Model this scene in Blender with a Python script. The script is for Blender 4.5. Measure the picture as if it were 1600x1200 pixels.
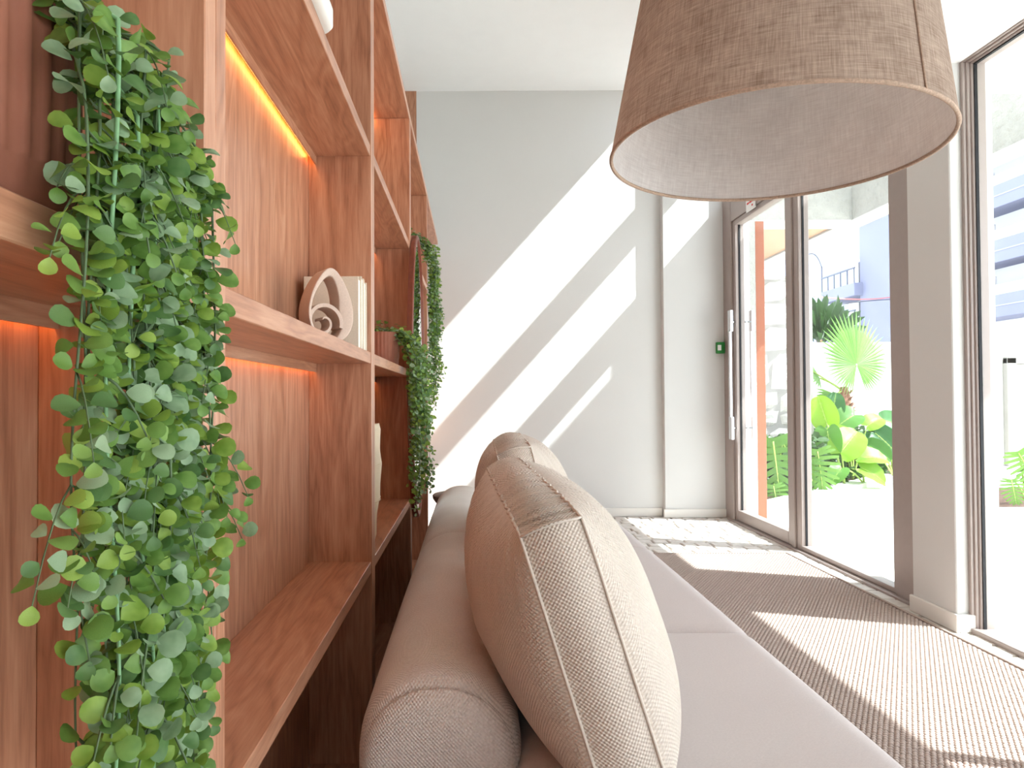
import bpy, bmesh, math, random
from mathutils import Vector, Matrix
from math import sin, cos, pi, sqrt

S = bpy.context.scene
COL = S.collection
for o in list(bpy.data.objects):
    bpy.data.objects.remove(o)

# ------------------------------------------------------------------ camera
FPX = 1000.0
cam_d = bpy.data.cameras.new('camera')
cam_d.sensor_fit = 'HORIZONTAL'; cam_d.sensor_width = 36.0
cam_d.lens = 36.0 * FPX / 1600.0
cam_d.shift_x = (800 - 738) / 1600.0
cam_d.shift_y = (606 - 600) / 1600.0
cam_d.clip_start = 0.02; cam_d.clip_end = 400
cam = bpy.data.objects.new('camera', cam_d); COL.objects.link(cam)
cam.matrix_world = Matrix.Translation((0, 0, 1.0)) @ Matrix.Rotation(pi/2 + 0.016, 4, 'X') @ Matrix.Rotation(-0.005, 4, 'Z')
S.camera = cam

# ------------------------------------------------------------------ world, sun, exposure
W = bpy.data.worlds.new('sky'); S.world = W; W.use_nodes = True
bgn = W.node_tree.nodes['Background']
bgn.inputs[0].default_value = (0.88, 0.92, 1.03, 1); bgn.inputs[1].default_value = 2.15
sd = bpy.data.lights.new('sun_offscreen', 'SUN'); sd.energy = 7.2; sd.angle = 0.0093; sd.color = (0.98, 1.0, 1.0)
sun = bpy.data.objects.new('sun_offscreen', sd); COL.objects.link(sun)
sun.rotation_euler = Vector((-1, 0.30, -1.10)).to_track_quat('-Z', 'Y').to_euler()
sun.location = (8, -2, 9)
S.view_settings.view_transform = 'Standard'; S.view_settings.look = 'None'
S.view_settings.exposure = 1.08; S.view_settings.gamma = 1.0
S.view_settings.use_curve_mapping = False

# ------------------------------------------------------------------ material helpers
def srgb(r, g, b):
    def f(c):
        c /= 255.0
        return c/12.92 if c <= 0.04045 else ((c + 0.055)/1.055)**2.4
    return (f(r), f(g), f(b), 1)

class NT:
    def __init__(s, name):
        s.m = bpy.data.materials.new(name); s.m.use_nodes = True
        s.t = s.m.node_tree; s.b = s.t.nodes['Principled BSDF']; s.out = s.t.nodes['Material Output']
    def n(s, kind, **kw):
        x = s.t.nodes.new(kind)
        for k, v in kw.items():
            setattr(x, k, v)
        return x
    def l(s, a, b): s.t.links.new(a, b)
    def math(s, op, a, b=None):
        x = s.n('ShaderNodeMath', operation=op)
        for i, v in enumerate((a, b)):
            if v is None: continue
            if isinstance(v, (int, float)): x.inputs[i].default_value = v
            else: s.l(v, x.inputs[i])
        return x.outputs[0]
    def coords(s, which='Object', scale=(1, 1, 1), rot=(0, 0, 0)):
        tc = s.n('ShaderNodeTexCoord'); mp = s.n('ShaderNodeMapping')
        s.l(tc.outputs[which], mp.inputs[0]); mp.inputs['Scale'].default_value = scale; mp.inputs['Rotation'].default_value = rot
        return mp.outputs[0]
    def noise(s, vec, scale, detail=3, rough=0.5, dist=0.0):
        x = s.n('ShaderNodeTexNoise'); s.l(vec, x.inputs['Vector'])
        x.inputs['Scale'].default_value = scale; x.inputs['Detail'].default_value = detail
        x.inputs['Roughness'].default_value = rough; x.inputs['Distortion'].default_value = dist
        return x.outputs[0]
    def ramp(s, fac, stops):
        r = s.n('ShaderNodeValToRGB'); s.l(fac, r.inputs[0]); e = r.color_ramp.elements
        while len(e) < len(stops): e.new(0.5)
        for i, (p, c) in enumerate(stops):
            e[i].position = p; e[i].color = c
        return r.outputs[0]
    def bump(s, h, strength=0.3, dist=0.002):
        x = s.n('ShaderNodeBump'); x.inputs['Strength'].default_value = strength; x.inputs['Distance'].default_value = dist
        s.l(h, x.inputs['Height']); s.l(x.outputs[0], s.b.inputs['Normal'])
    def base(s, c): 
        if isinstance(c, tuple): s.b.inputs['Base Color'].default_value = c
        else: s.l(c, s.b.inputs['Base Color'])
    def rough(s, r): s.b.inputs['Roughness'].default_value = r
    def spec(s, r): s.b.inputs['Specular IOR Level'].default_value = r

def plain(name, c, rough=0.6, metal=0.0, spec=0.4, var=0.05, nscale=8.0, bump=0.0, bscale=60.0, bdist=0.002):
    t = NT(name)
    v = t.coords()
    n = t.noise(v, nscale, 4)
    lo = tuple(x*(1-var) for x in c[:3]) + (1,); hi = tuple(min(1, x*(1+var)) for x in c[:3]) + (1,)
    t.base(t.ramp(n, [(0.3, lo), (0.7, hi)]))
    t.rough(rough); t.spec(spec); t.b.inputs['Metallic'].default_value = metal
    if bump:
        t.bump(t.noise(v, bscale, 5, 0.6), bump, bdist)
    return t.m

def wood(name, axis):
    t = NT(name)
    sc = {'Z': (1, 1, 0.06), 'Y': (1, 0.06, 1)}[axis]
    sc2 = {'Z': (1, 1, 0.13), 'Y': (1, 0.13, 1)}[axis]
    v = t.coords('Object', sc); v2 = t.coords('Object', sc2)
    fine = t.noise(v, 260, 4, 0.6)
    big = t.noise(v2, 9, 3, 0.55, 0.6)
    rings = t.math('FRACT', t.math('MULTIPLY', big, 9.0))
    tri = t.math('ABSOLUTE', t.math('SUBTRACT', rings, 0.5))
    mid = t.noise(v, 40, 3, 0.55)
    mix = t.math('ADD', t.math('ADD', t.math('MULTIPLY', fine, 0.42), t.math('MULTIPLY', tri, 0.35)), t.math('MULTIPLY', mid, 0.45))
    t.base(t.ramp(mix, [(0.25, srgb(136, 88, 65)), (0.5, srgb(180, 126, 97)), (0.78, srgb(206, 157, 127))]))
    t.rough(0.30); t.spec(0.5)
    t.bump(fine, 0.12, 0.0006)
    return t.m

def weave(name, c_lo, c_hi, pitch, strength=0.5, dist=0.0015, coarse=0.06):
    t = NT(name)
    uv = t.n('ShaderNodeTexCoord').outputs['UV']
    sep = t.n('ShaderNodeSeparateXYZ'); t.l(uv, sep.inputs[0])
    k = 2*pi/pitch
    su = t.math('SINE', t.math('MULTIPLY', sep.outputs[0], k))
    sv = t.math('SINE', t.math('MULTIPLY', sep.outputs[1], k))
    h = t.math('MULTIPLY', su, sv)
    h01 = t.math('ADD', t.math('MULTIPLY', h, 0.5), 0.5)
    mp = t.n('ShaderNodeMapping'); t.l(uv, mp.inputs[0])
    n = t.noise(mp.outputs[0], 240, 3, 0.6)
    n2 = t.noise(mp.outputs[0], 7, 3)
    f = t.math('ADD', t.math('ADD', t.math('MULTIPLY', n, 0.5), 0.24), t.math('MULTIPLY', t.math('SUBTRACT', n2, 0.5), coarse*4))
    t.base(t.ramp(f, [(0.15, c_lo), (0.75, c_hi)]))
    t.rough(0.9); t.spec(0.15)
    t.b.inputs['Sheen Weight'].default_value = 0.15
    t.bump(t.math('ADD', h01, t.math('MULTIPLY', n, 0.5)), strength, dist)
    return t.m

def linen(name, c_lo, c_hi, transl):
    t = NT(name)
    uv = t.n('ShaderNodeTexCoord').outputs['UV']
    def st(sx, sy, scale):
        mp = t.n('ShaderNodeMapping'); t.l(uv, mp.inputs[0]); mp.inputs['Scale'].default_value = (sx, sy, 1)
        return t.noise(mp.outputs[0], scale, 3, 0.6)
    a = st(1, 0.05, 420); b = st(0.05, 1, 420); c = st(1, 1, 12); d = st(1, 0.09, 170); e = st(.09, 1, 170)
    h = t.math('ADD', t.math('MULTIPLY', t.math('ADD', a, b), 0.33), t.math('MULTIPLY', t.math('ADD', d, e), 0.17))
    f = t.math('ADD', h, t.math('MULTIPLY', t.math('SUBTRACT', c, 0.5), 0.22))
    col = t.ramp(f, [(0.33, c_lo), (0.66, c_hi)])
    t.base(col); t.rough(0.9); t.spec(0.1); t.bump(h, 0.5, 0.0012)
    tr = t.n('ShaderNodeBsdfTranslucent'); t.l(col, tr.inputs[0])
    mx = t.n('ShaderNodeMixShader'); mx.inputs[0].default_value = transl
    t.l(t.b.outputs[0], mx.inputs[1]); t.l(tr.outputs[0], mx.inputs[2]); t.l(mx.outputs[0], t.out.inputs[0])
    return t.m

def leafmat(name, c1, c2, transl=0.3, rough=0.45):
    t = NT(name)
    n = t.noise(t.coords('Object'), 90, 2)
    oi = t.n('ShaderNodeObjectInfo')
    f = t.math('ADD', t.math('MULTIPLY', n, 0.7), t.math('MULTIPLY', oi.outputs['Random'], 0.35))
    col = t.ramp(f, [(0.25, c1), (0.75, c2)])
    t.base(col); t.rough(rough); t.spec(0.35)
    tr = t.n('ShaderNodeBsdfTranslucent'); t.l(col, tr.inputs[0])
    mx = t.n('ShaderNodeMixShader'); mx.inputs[0].default_value = transl
    t.l(t.b.outputs[0], mx.inputs[1]); t.l(tr.outputs[0], mx.inputs[2]); t.l(mx.outputs[0], t.out.inputs[0])
    return t.m

def glassmat(name, tint=(0.93, 0.97, 0.97, 1)):
    t = NT(name)
    tr = t.n('ShaderNodeBsdfTransparent'); tr.inputs[0].default_value = tint
    gl = t.n('ShaderNodeBsdfGlossy'); gl.inputs['Roughness'].default_value = 0.0
    lw = t.n('ShaderNodeLayerWeight'); lw.inputs[0].default_value = 0.5
    fac = t.math('ADD', t.math('MULTIPLY', t.math('POWER', lw.outputs['Facing'], 5.0), 0.7), 0.03)
    mx = t.n('ShaderNodeMixShader'); t.l(fac, mx.inputs[0])
    t.l(tr.outputs[0], mx.inputs[1]); t.l(gl.outputs[0], mx.inputs[2]); t.l(mx.outputs[0], t.out.inputs[0])
    t.t.nodes.remove(t.b)
    return t.m

def emis(name, c, s):
    t = NT(name)
    t.b.inputs['Emission Color'].default_value = c; t.b.inputs['Emission Strength'].default_value = s
    t.base(c)
    return t.m

M = {}
M['wood_v'] = wood('walnut_upright_grain', 'Z')
M['wood_h'] = wood('walnut_shelf_grain', 'Y')
M['wall'] = plain('warm_white_wall_paint', srgb(219, 217, 214), 0.85, var=0.01, nscale=3, bump=0.05, bscale=300, bdist=0.0004)
M['ceil'] = plain('ceiling_paint', srgb(248, 247, 246), 0.9, var=0.008)
M['trim'] = plain('baseboard_paint', srgb(236, 231, 224), 0.5, var=0.01)
M['paver'] = plain('pale_stone_paver', srgb(214, 206, 198), 0.8, var=0.1, nscale=25, bump=0.4, bscale=60, bdist=0.002)
M['grout'] = plain('dark_paver_joint', srgb(120, 108, 100), 0.95, var=0.15, nscale=60)
M['metal'] = plain('taupe_anodised_aluminium', srgb(164, 150, 144), 0.42, 0.2, var=0.02, nscale=30)
M['gasket'] = plain('black_rubber_gasket', srgb(24, 22, 26), 0.6, var=0.05)
M['glass'] = glassmat('window_glass')
M['chrome'] = plain('polished_steel', srgb(225, 226, 228), 0.12, 1.0, var=0.01)
M['led'] = emis('warm_led_strip', srgb(255, 172, 88), 6.5)
M['bolster'] = weave('beige_pink_basket_weave', srgb(204, 184, 172), srgb(250, 238, 228), 0.0062, 0.9, 0.0024)
M['seat'] = weave('pale_pinkish_grey_fabric', srgb(190, 177, 174), srgb(213, 201, 198), 0.0030, 0.4, 0.0008, 0.03)
M['cushion'] = weave('cream_beige_basket_weave', srgb(194, 176, 162), srgb(236, 222, 209), 0.0064, 0.9, 0.0024)
M['piping'] = plain('cushion_seam_thread', srgb(216, 202, 190), 0.9, var=0.06, nscale=200)
M['seam'] = plain('sofa_seam_thread', srgb(204, 182, 168), 0.9, var=0.06, nscale=200)
M['dark_leg'] = plain('dark_plastic_foot', srgb(40, 34, 32), 0.6)
M['linen_out'] = linen('taupe_linen_shade', srgb(138, 112, 96), srgb(216, 195, 179), 0.38)
M['linen_in'] = linen('pale_linen_lining', srgb(218, 212, 212), srgb(250, 248, 248), 0.45)
M['linen_rim'] = plain('linen_rim_tape', srgb(176, 150, 132), 0.9, var=0.2, nscale=260, bump=0.6, bscale=500, bdist=0.001)
M['terracotta'] = plain('terracotta_brown_pot', srgb(158, 98, 76), 0.7, var=0.06, nscale=30, bump=0.1, bscale=200)
M['soil'] = plain('dry_moss_soil', srgb(96, 66, 46), 0.95, var=0.35, nscale=60, bump=0.8, bscale=80, bdist=0.01)
M['twig'] = plain('dry_brown_twig', srgb(128, 84, 60), 0.8, var=0.2, nscale=80)
M['stem'] = plain('green_vine_stem', srgb(118, 158, 112), 0.55, var=0.12, nscale=60)
M['stem2'] = plain('dark_vine_stem', srgb(84, 104, 70), 0.6, var=0.12, nscale=60)
LEAF = [leafmat('vine_leaf_mid_green', srgb(88, 126, 52), srgb(136, 168, 86)),
        leafmat('vine_leaf_olive', srgb(112, 144, 50), srgb(160, 184, 88)),
        leafmat('vine_leaf_grey_green', srgb(124, 152, 114), srgb(172, 194, 156)),
        leafmat('vine_leaf_deep_green', srgb(70, 106, 54), srgb(112, 144, 86))]
M['ceramic'] = plain('speckled_sand_ceramic', srgb(206, 182, 166), 0.85, var=0.08, nscale=420, bump=0.1, bscale=400, bdist=0.0006)
M['book'] = plain('cream_linen_book_cloth', srgb(222, 208, 188), 0.85, var=0.06, nscale=350, bump=0.15, bscale=500, bdist=0.0004)
M['pages'] = plain('book_pages', srgb(240, 236, 226), 0.9, var=0.04, nscale=300)
M['white'] = plain('matt_white_ceramic', srgb(240, 238, 232), 0.5, var=0.01)
M['paper'] = plain('crumpled_kraft_vase', srgb(222, 202, 172), 0.85, var=0.06, nscale=20, bump=0.2, bscale=40, bdist=0.004)
M['redwood'] = plain('reddish_mirror_wood', srgb(122, 62, 44), 0.35, var=0.12, nscale=40)
M['mirror'] = plain('mirror_glass', srgb(240, 242, 242), 0.02, 1.0, var=0.0)
M['tabletop'] = plain('dark_taupe_table', srgb(112, 98, 92), 0.5, var=0.05)
M['green'] = plain('green_release_box', srgb(46, 138, 62), 0.4, var=0.02)
M['signred'] = plain('red_sign_print', srgb(206, 60, 52), 0.6, var=0.02)
M['signwhite'] = plain('white_sign_board', srgb(238, 236, 234), 0.6, var=0.01)
# outdoors
M['stucco'] = plain('rough_white_stucco', srgb(172, 170, 163), 0.95, var=0.06, nscale=14, bump=1.0, bscale=16, bdist=0.03)
M['concrete'] = plain('white_beam_render', srgb(214, 212, 204), 0.9, var=0.03, nscale=6, bump=0.3, bscale=60, bdist=0.004)
M['soffit'] = plain('warm_bounce_soffit', srgb(186, 150, 122), 0.9, var=0.03)  # brown tint is warm light bounced off the floor, put into the colour
M['orange'] = plain('orange_rust_painted_post', srgb(152, 88, 62), 0.7, var=0.06, nscale=14)
M['stone'] = plain('white_split_stone', srgb(206, 202, 195), 0.95, var=0.08, nscale=6, bump=1.0, bscale=9, bdist=0.05)
M['mortar'] = plain('grey_stone_mortar', srgb(156, 152, 147), 0.95, var=0.1)
M['paving'] = plain('pale_paving', srgb(226, 222, 214), 0.9, var=0.04, nscale=3)
M['bed'] = plain('bark_mulch', srgb(88, 62, 48), 0.95, var=0.4, nscale=18, bump=1.0, bscale=30, bdist=0.03)
M['facade'] = plain('blue_grey_facade', srgb(128, 130, 152), 0.8, var=0.03, nscale=0.6)
M['facade_pale'] = plain('pale_facade', srgb(160, 165, 186), 0.8, var=0.03, nscale=0.6)
M['facade_white'] = plain('white_balcony_wall', srgb(224, 222, 220), 0.8, var=0.02, nscale=0.6)
M['dark_win'] = plain('dark_window_opening', srgb(62, 58, 64), 0.3, var=0.05)
M['rail_glass'] = plain('pale_blue_balcony_glass', srgb(186, 206, 232), 0.2, var=0.02)
M['rail'] = plain('dark_balcony_rail', srgb(92, 96, 110), 0.5)
M['cable_dark'] = plain('black_cable', srgb(70, 70, 78), 0.6)
M['cable_red'] = plain('red_cable', srgb(206, 110, 104), 0.6)
M['palm'] = leafmat('fan_palm_green', srgb(74, 118, 44), srgb(114, 152, 70), 0.35)
M['ear'] = leafmat('elephant_ear_green', srgb(54, 102, 34), srgb(92, 140, 52), 0.3)
M['ear_lime'] = leafmat('elephant_ear_lime', srgb(100, 148, 28), srgb(134, 174, 46), 0.35)
M['ear_deep'] = leafmat('elephant_ear_deep', srgb(44, 92, 46), srgb(80, 128, 72), 0.3)
M['monstera'] = leafmat('monstera_green', srgb(72, 118, 42), srgb(120, 160, 72), 0.3)
M['dark_foliage'] = leafmat('dark_shrub_green', srgb(40, 68, 32), srgb(80, 112, 56), 0.25)
M['stalk'] = plain('pale_leaf_stalk', srgb(168, 190, 96), 0.6, var=0.08)
M['trunk'] = plain('fibrous_palm_trunk', srgb(150, 108, 88), 0.95, var=0.25, nscale=30, bump=1.0, bscale=30, bdist=0.02)
M['gate'] = plain('grey_metal_gate', srgb(150, 146, 140), 0.6, var=0.05)

M['rug'] = plain('beige_rug_yarn', srgb(188, 170, 160), 0.95, spec=0.1, var=0.07, nscale=180, bump=0.3, bscale=900, bdist=0.001)
M['rug_back'] = plain('shade_toned_rug_backing', srgb(128, 110, 102), 0.95, spec=0.1, var=0.06, nscale=120)  # darker than the yarn: shade between the loops put into the backing colour

# ------------------------------------------------------------------ mesh helpers
class MB:
    def __init__(s): s.v = []; s.f = []; s.uv = []; s.mi = []; s.sm = []
    def add(s, vs, fs, uvs=None, mi=0, smooth=False):
        o = len(s.v); s.v += [tuple(p) for p in vs]
        for k, f in enumerate(fs):
            s.f.append(tuple(i + o for i in f)); s.mi.append(mi); s.sm.append(smooth)
            s.uv.append(uvs[k] if uvs else None)
        return s
    def box(s, lo, hi, b=0.0, mi=0, mat=None):
        c = [(a + q)/2 for a, q in zip(lo, hi)]; h = [abs(q - a)/2 for a, q in zip(lo, hi)]
        b = min([b] + [x*0.45 for x in h])
        vs = []; idx = {}
        def put(key, p):
            idx[key] = len(vs); vs.append(p)
        sg = (-1, 1)
        if b <= 0:
            for x in sg:
                for y in sg:
                    for z in sg: put((x, y, z), (c[0]+x*h[0], c[1]+y*h[1], c[2]+z*h[2]))
            g = lambda *k: idx[k]
            fs = [(g(-1,-1,-1), g(-1,-1,1), g(-1,1,1), g(-1,1,-1)), (g(1,-1,-1), g(1,1,-1), g(1,1,1), g(1,-1,1)),
                  (g(-1,-1,-1), g(1,-1,-1), g(1,-1,1), g(-1,-1,1)), (g(-1,1,-1), g(-1,1,1), g(1,1,1), g(1,1,-1)),
                  (g(-1,-1,-1), g(-1,1,-1), g(1,1,-1), g(1,-1,-1)), (g(-1,-1,1), g(1,-1,1), g(1,1,1), g(-1,1,1))]
        else:
            for x in sg:
                for y in sg:
                    for z in sg:
                        for a in range(3):
                            p = [c[i] + (x, y, z)[i]*(h[i] - (0 if i == a else b)) for i in range(3)]
                            put((a, x, y, z), tuple(p))
            fs = []
            for a in range(3):
                for sa in sg:
                    ks = []
                    for (u, w) in ((-1,-1), (1,-1), (1,1), (-1,1)):
                        k = [0, 0, 0]; k[a] = sa; k[(a+1) % 3] = u; k[(a+2) % 3] = w; ks.append(idx[(a, *k)])
                    fs.append(tuple(ks if sa > 0 else ks[::-1]))
            for a in range(3):
                b1, b2 = a, (a+1) % 3; cc = (a+2) % 3
                for s1 in sg:
                    for s2 in sg:
                        k1 = [0]*3; k1[b1] = s1; k1[b2] = s2; k1[cc] = -1; k2 = list(k1); k2[cc] = 1
                        q = [idx[(b1, *k1)], idx[(b1, *k2)], idx[(b2, *k2)], idx[(b2, *k1)]]
                        fs.append(tuple(q if s1*s2 < 0 else q[::-1]))
            for x in sg:
                for y in sg:
                    for z in sg:
                        q = [idx[(0, x, y, z)], idx[(1, x, y, z)], idx[(2, x, y, z)]]
                        fs.append(tuple(q if x*y*z > 0 else q[::-1]))
        if mat is not None: vs = [tuple(mat @ Vector(p)) for p in vs]
        return s.add(vs, fs, mi=mi)
    def tube(s, pts, r, n=6, mi=0, taper=None, caps=True):
        pts = [Vector(p) for p in pts]; vs = []; fs = []; m = len(pts)
        up = Vector((0.13, 0.21, 0.97))
        for i, p in enumerate(pts):
            d = (pts[min(i+1, m-1)] - pts[max(i-1, 0)])
            if d.length < 1e-9: d = Vector((0, 0, 1))
            d.normalize(); a = d.cross(up)
            if a.length < 1e-4: a = d.cross(Vector((1, 0, 0)))
            a.normalize(); b = d.cross(a)
            rr = r[i] if isinstance(r, (list, tuple)) else (r if not taper else r*(1 + (taper - 1)*i/(m-1)))
            for k in range(n):
                an = 2*pi*k/n; vs.append(p + a*(rr*cos(an)) + b*(rr*sin(an)))
        for i in range(m-1):
            for k in range(n):
                fs.append((i*n+k, i*n+(k+1) % n, (i+1)*n+(k+1) % n, (i+1)*n+k))
        if caps:
            fs.append(tuple(range(n))[::-1]); fs.append(tuple((m-1)*n + k for k in range(n)))
        return s.add(vs, fs, mi=mi, smooth=True)
    def lathe(s, prof, c, n=48, mi=0, rf=None, closed=False, smooth=True):
        # prof: list of (r, z); rf(angle, r, z) -> r
        vs = []; fs = []; uvs = []; m = len(prof); al = [0]
        for i in range(1, m): al.append(al[-1] + math.hypot(prof[i][0]-prof[i-1][0], prof[i][1]-prof[i-1][1]))
        for (r, z) in prof:
            for k in range(n):
                a = 2*pi*k/n; q = rf(a, r, z) if rf else r
                vs.append((c[0]+q*cos(a), c[1]+q*sin(a), c[2]+z))
        R = max(p[0] for p in prof)
        seq = list(range(m-1)) + ([m-1] if closed else [])
        for i in seq:
            j = (i+1) % m
            for k in range(n):
                l = (k+1) % n
                fs.append((i*n+k, i*n+l, j*n+l, j*n+k))
                u0 = 2*pi*R*k/n; u1 = 2*pi*R*(k+1)/n; v0 = al[i]; v1 = al[j] if j else al[i]+0.01
                uvs.append([(u0, v0), (u1, v0), (u1, v1), (u0, v1)])
        return s.add(vs, fs, uvs, mi, smooth)
    def grid(s, fn, nu, nv, uvf=None, mi=0, smooth=True, wrap=False):
        vs = []; fs = []; uvs = []
        for i in range(nu+1):
            for j in range(nv+1): vs.append(fn(i/nu, j/nv))
        for i in range(nu):
            for j in range(nv):
                a = i*(nv+1)+j; fs.append((a, a+nv+1, a+nv+2, a+1))
                if uvf: uvs.append([uvf(i/nu, j/nv), uvf((i+1)/nu, j/nv), uvf((i+1)/nu, (j+1)/nv), uvf(i/nu, (j+1)/nv)])
        return s.add(vs, fs, uvs if uvf else None, mi, smooth)
    def mesh(s, name, mats, origin=(0, 0, 0), recalc=True, weld=0.0):
        me = bpy.data.meshes.new(name)
        ox = Vector(origin)
        me.from_pydata([tuple(Vector(p) - ox) for p in s.v], [], s.f)
        for m in (mats if isinstance(mats, (list, tuple)) else [mats]): me.materials.append(m)
        uvl = me.uv_layers.new(name='UVMap')
        for i, p in enumerate(me.polygons):
            p.material_index = s.mi[i]; p.use_smooth = s.sm[i]
            u = s.uv[i]
            if u:
                for k, li in enumerate(p.loop_indices): uvl.data[li].uv = u[k]
            else:
                nn = p.normal; a = max(range(3), key=lambda q: abs(nn[q])); i1, i2 = ((1, 2), (0, 2), (0, 1))[a]
                for li in p.loop_indices:
                    co = s.v[me.loops[li].vertex_index]; uvl.data[li].uv = (co[i1], co[i2])
        if recalc or weld:
            bm = bmesh.new(); bm.from_mesh(me)
            if weld: bmesh.ops.remove_doubles(bm, verts=bm.verts, dist=weld)
            if recalc: bmesh.ops.recalc_face_normals(bm, faces=bm.faces)
            bm.to_mesh(me); bm.free()
        return me

def props(o, label=None, cat=None, group=None, kind=None):
    for k, v in (('label', label), ('category', cat), ('group', group), ('kind', kind)):
        if v: o[k] = v
    return o
def wloc(o):
    p = Vector(o.location)
    while o.parent: o = o.parent; p += Vector(o.location)
    return p
def thing(name, loc, label, cat, group=None):
    o = bpy.data.objects.new(name, None); COL.objects.link(o); o.location = loc; o.empty_display_size = 0.05
    return props(o, label, cat, group)
def part(name, mb, mat, parent=None, kind=None, label=None, recalc=True, weld=0.0, at=None):
    org = wloc(parent) if parent else Vector(at or (0, 0, 0))
    o = bpy.data.objects.new(name, mb.mesh(name, mat, org, recalc, weld)); COL.objects.link(o)
    if parent: o.parent = parent
    elif at: o.location = at
    return props(o, label, None, None, kind)
def struct(name, mb, mat, label=None, **k):
    return props(part(name, mb, mat, **k), label, None, None, 'structure')
def solo(name, mb, mat, at, label, cat, group=None, **k):
    return props(part(name, mb, mat, None, at=at, **k), label, cat, group)
def copy_tree(o, parent=None):
    c = o.copy(); COL.objects.link(c)
    if parent: c.parent = parent
    for ch in list(o.children): copy_tree(ch, c)
    return c
def inst(name, me, mtx, parent):
    o = bpy.data.objects.new(name, me); COL.objects.link(o); o.parent = parent
    o.matrix_basis = Matrix.Translation(-wloc(parent)) @ mtx
    return o
def B(lo, hi, b=0.0): return MB().box(lo, hi, b)

# ================================================================== THE ROOM
YB = 5.40          # back wall
XD = 2.10          # inner face of the glazed wall frames
ZC = 3.61          # high ceiling
ZS = 2.43          # dropped soffit along the glazing

def q(lo, hi): return (lo, hi)
struct('floor', B((-1.0, -3.0, -0.14), (2.24, YB + 0.2, -0.022)), M['grout'], 'stone paved floor of pale cobbles with dark joints')
floor_o = bpy.data.objects['floor']
rnd = random.Random(5)
def paver(x0, x1, y0, y1):
    g = 0.0045
    j = lambda: rnd.uniform(-0.004, 0.004)
    h = rnd.uniform(-0.002, 0.001); b = 0.006
    P = [(x0+g+j(), y0+g+j()), (x1-g+j(), y0+g+j()), (x1-g+j(), y1-g+j()), (x0+g+j(), y1-g+j())]
    cx = sum(p[0] for p in P)/4; cy = sum(p[1] for p in P)/4
    ins = [(cx+(p[0]-cx)*0.9, cy+(p[1]-cy)*0.9) for p in P]
    vs = [(p[0], p[1], -0.03) for p in P] + [(p[0], p[1], h-b) for p in P] + [(p[0], p[1], h+rnd.uniform(-.001, .001)) for p in ins]
    fs = [(0,1,5,4), (1,2,6,5), (2,3,7,6), (3,0,4,7), (4,5,9,8), (5,6,10,9), (6,7,11,10), (7,4,8,11), (8,9,10,11)]
    m = MB(); m.add(vs, fs)
    part('paver', m, M['paver'], floor_o)
y = 4.02
while y < YB - 0.02:
    dy = rnd.uniform(0.085, 0.105); dy = min(dy, YB - y)
    x = 0.86 + rnd.uniform(0, 0.08)
    while x < XD + 0.1:
        dx = rnd.uniform(0.085, 0.16)
        paver(x, min(x+dx, XD + 0.12), y, y+dy); x += dx
    y += dy
y = 0.9
while y < 4.02:
    dy = rnd.uniform(0.10, 0.17)
    xs = 2.0 + rnd.uniform(-0.01, 0.02)
    paver(1.88, xs, y, min(y+dy, 4.02)); paver(xs, 2.13, y+0.01, min(y+dy+0.01, 4.03))
    y += dy
m = MB(); m.box((-0.95, -3, -0.03), (0.86, YB, -0.004)); m.box((0.86, -3, -0.03), (1.88, 4.02, -0.004)); m.box((1.88, -3, -0.03), (2.13, 0.9, -0.004))
part('paver_field', m, M['paver'], floor_o, kind='stuff')

m = MB()
m.box((-0.463, YB, -0.02), (2.35, YB+0.2, 4.6))
struct('wall_back', m, M['wall'], 'warm white end wall lit by diagonal sun stripes')
struct('trim_1', B((1.60, YB-0.065, 0), (2.14, YB+0.002, 4.6), 0.003), M['wall'], 'white pilaster in the corner beside the glass door')
struct('trim_2', B((-1.0, YB-0.004, -0.02), (-0.463, YB+0.2, ZC), 0.0), M['wood_v'], 'tall wood panel on the end wall beside the bookcase')
m = MB(); m.box((-0.44, YB-0.016, 0), (1.59, YB, 0.07), 0.004); m.box((1.585, YB-0.082, 0), (2.12, YB-0.062, 0.07), 0.004)
struct('baseboard_back', m, M['trim'], 'low white baseboard along the end wall')
struct('wall_left', B((-1.1, -3, -0.1), (-1.0, YB+0.2, ZC)), M['wall'], 'white wall behind the bookcase')
m = MB(); m.box((-1.1, -3, ZC), (1.61, YB+0.2, ZC+0.12)); m.box((1.61, -3, ZC), (2.2, 4.2, ZC+0.12))
m.box((1.55, 4.2, ZC+0.12), (1.61, YB+0.2, 4.6)); m.box((1.55, 4.08, ZC+0.12), (2.2, 4.2, 4.6)); m.box((1.55, 4.08, 4.6), (2.35, YB+0.2, 4.7))
struct('ceiling', m, M['ceil'], 'plain white ceiling')
struct('trim_3', B((1.70, -3, ZS), (2.22, 4.2, ZC)), M['ceil'], 'white dropped soffit above the glazing')

struct('wall_front', B((-1.1, -3.12, -0.1), (2.24, -3.0, ZC+0.1)), M['wall'], 'white wall at the other end of the room')
# column between door and window
struct('wall_right', B((2.05, 2.73, -0.02), (2.24, 3.0, ZS+0.01), 0.004), M['wall'], 'white column between the glass door and the fixed window')
m = MB(); m.box((2.035, 2.71, 0), (2.05, 3.005, 0.075), 0.003); m.box((2.0501, 2.71, 0), (2.135, 2.73, 0.075), 0.003)
struct('baseboard_right', m, M['trim'], 'white baseboard around the column')

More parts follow.
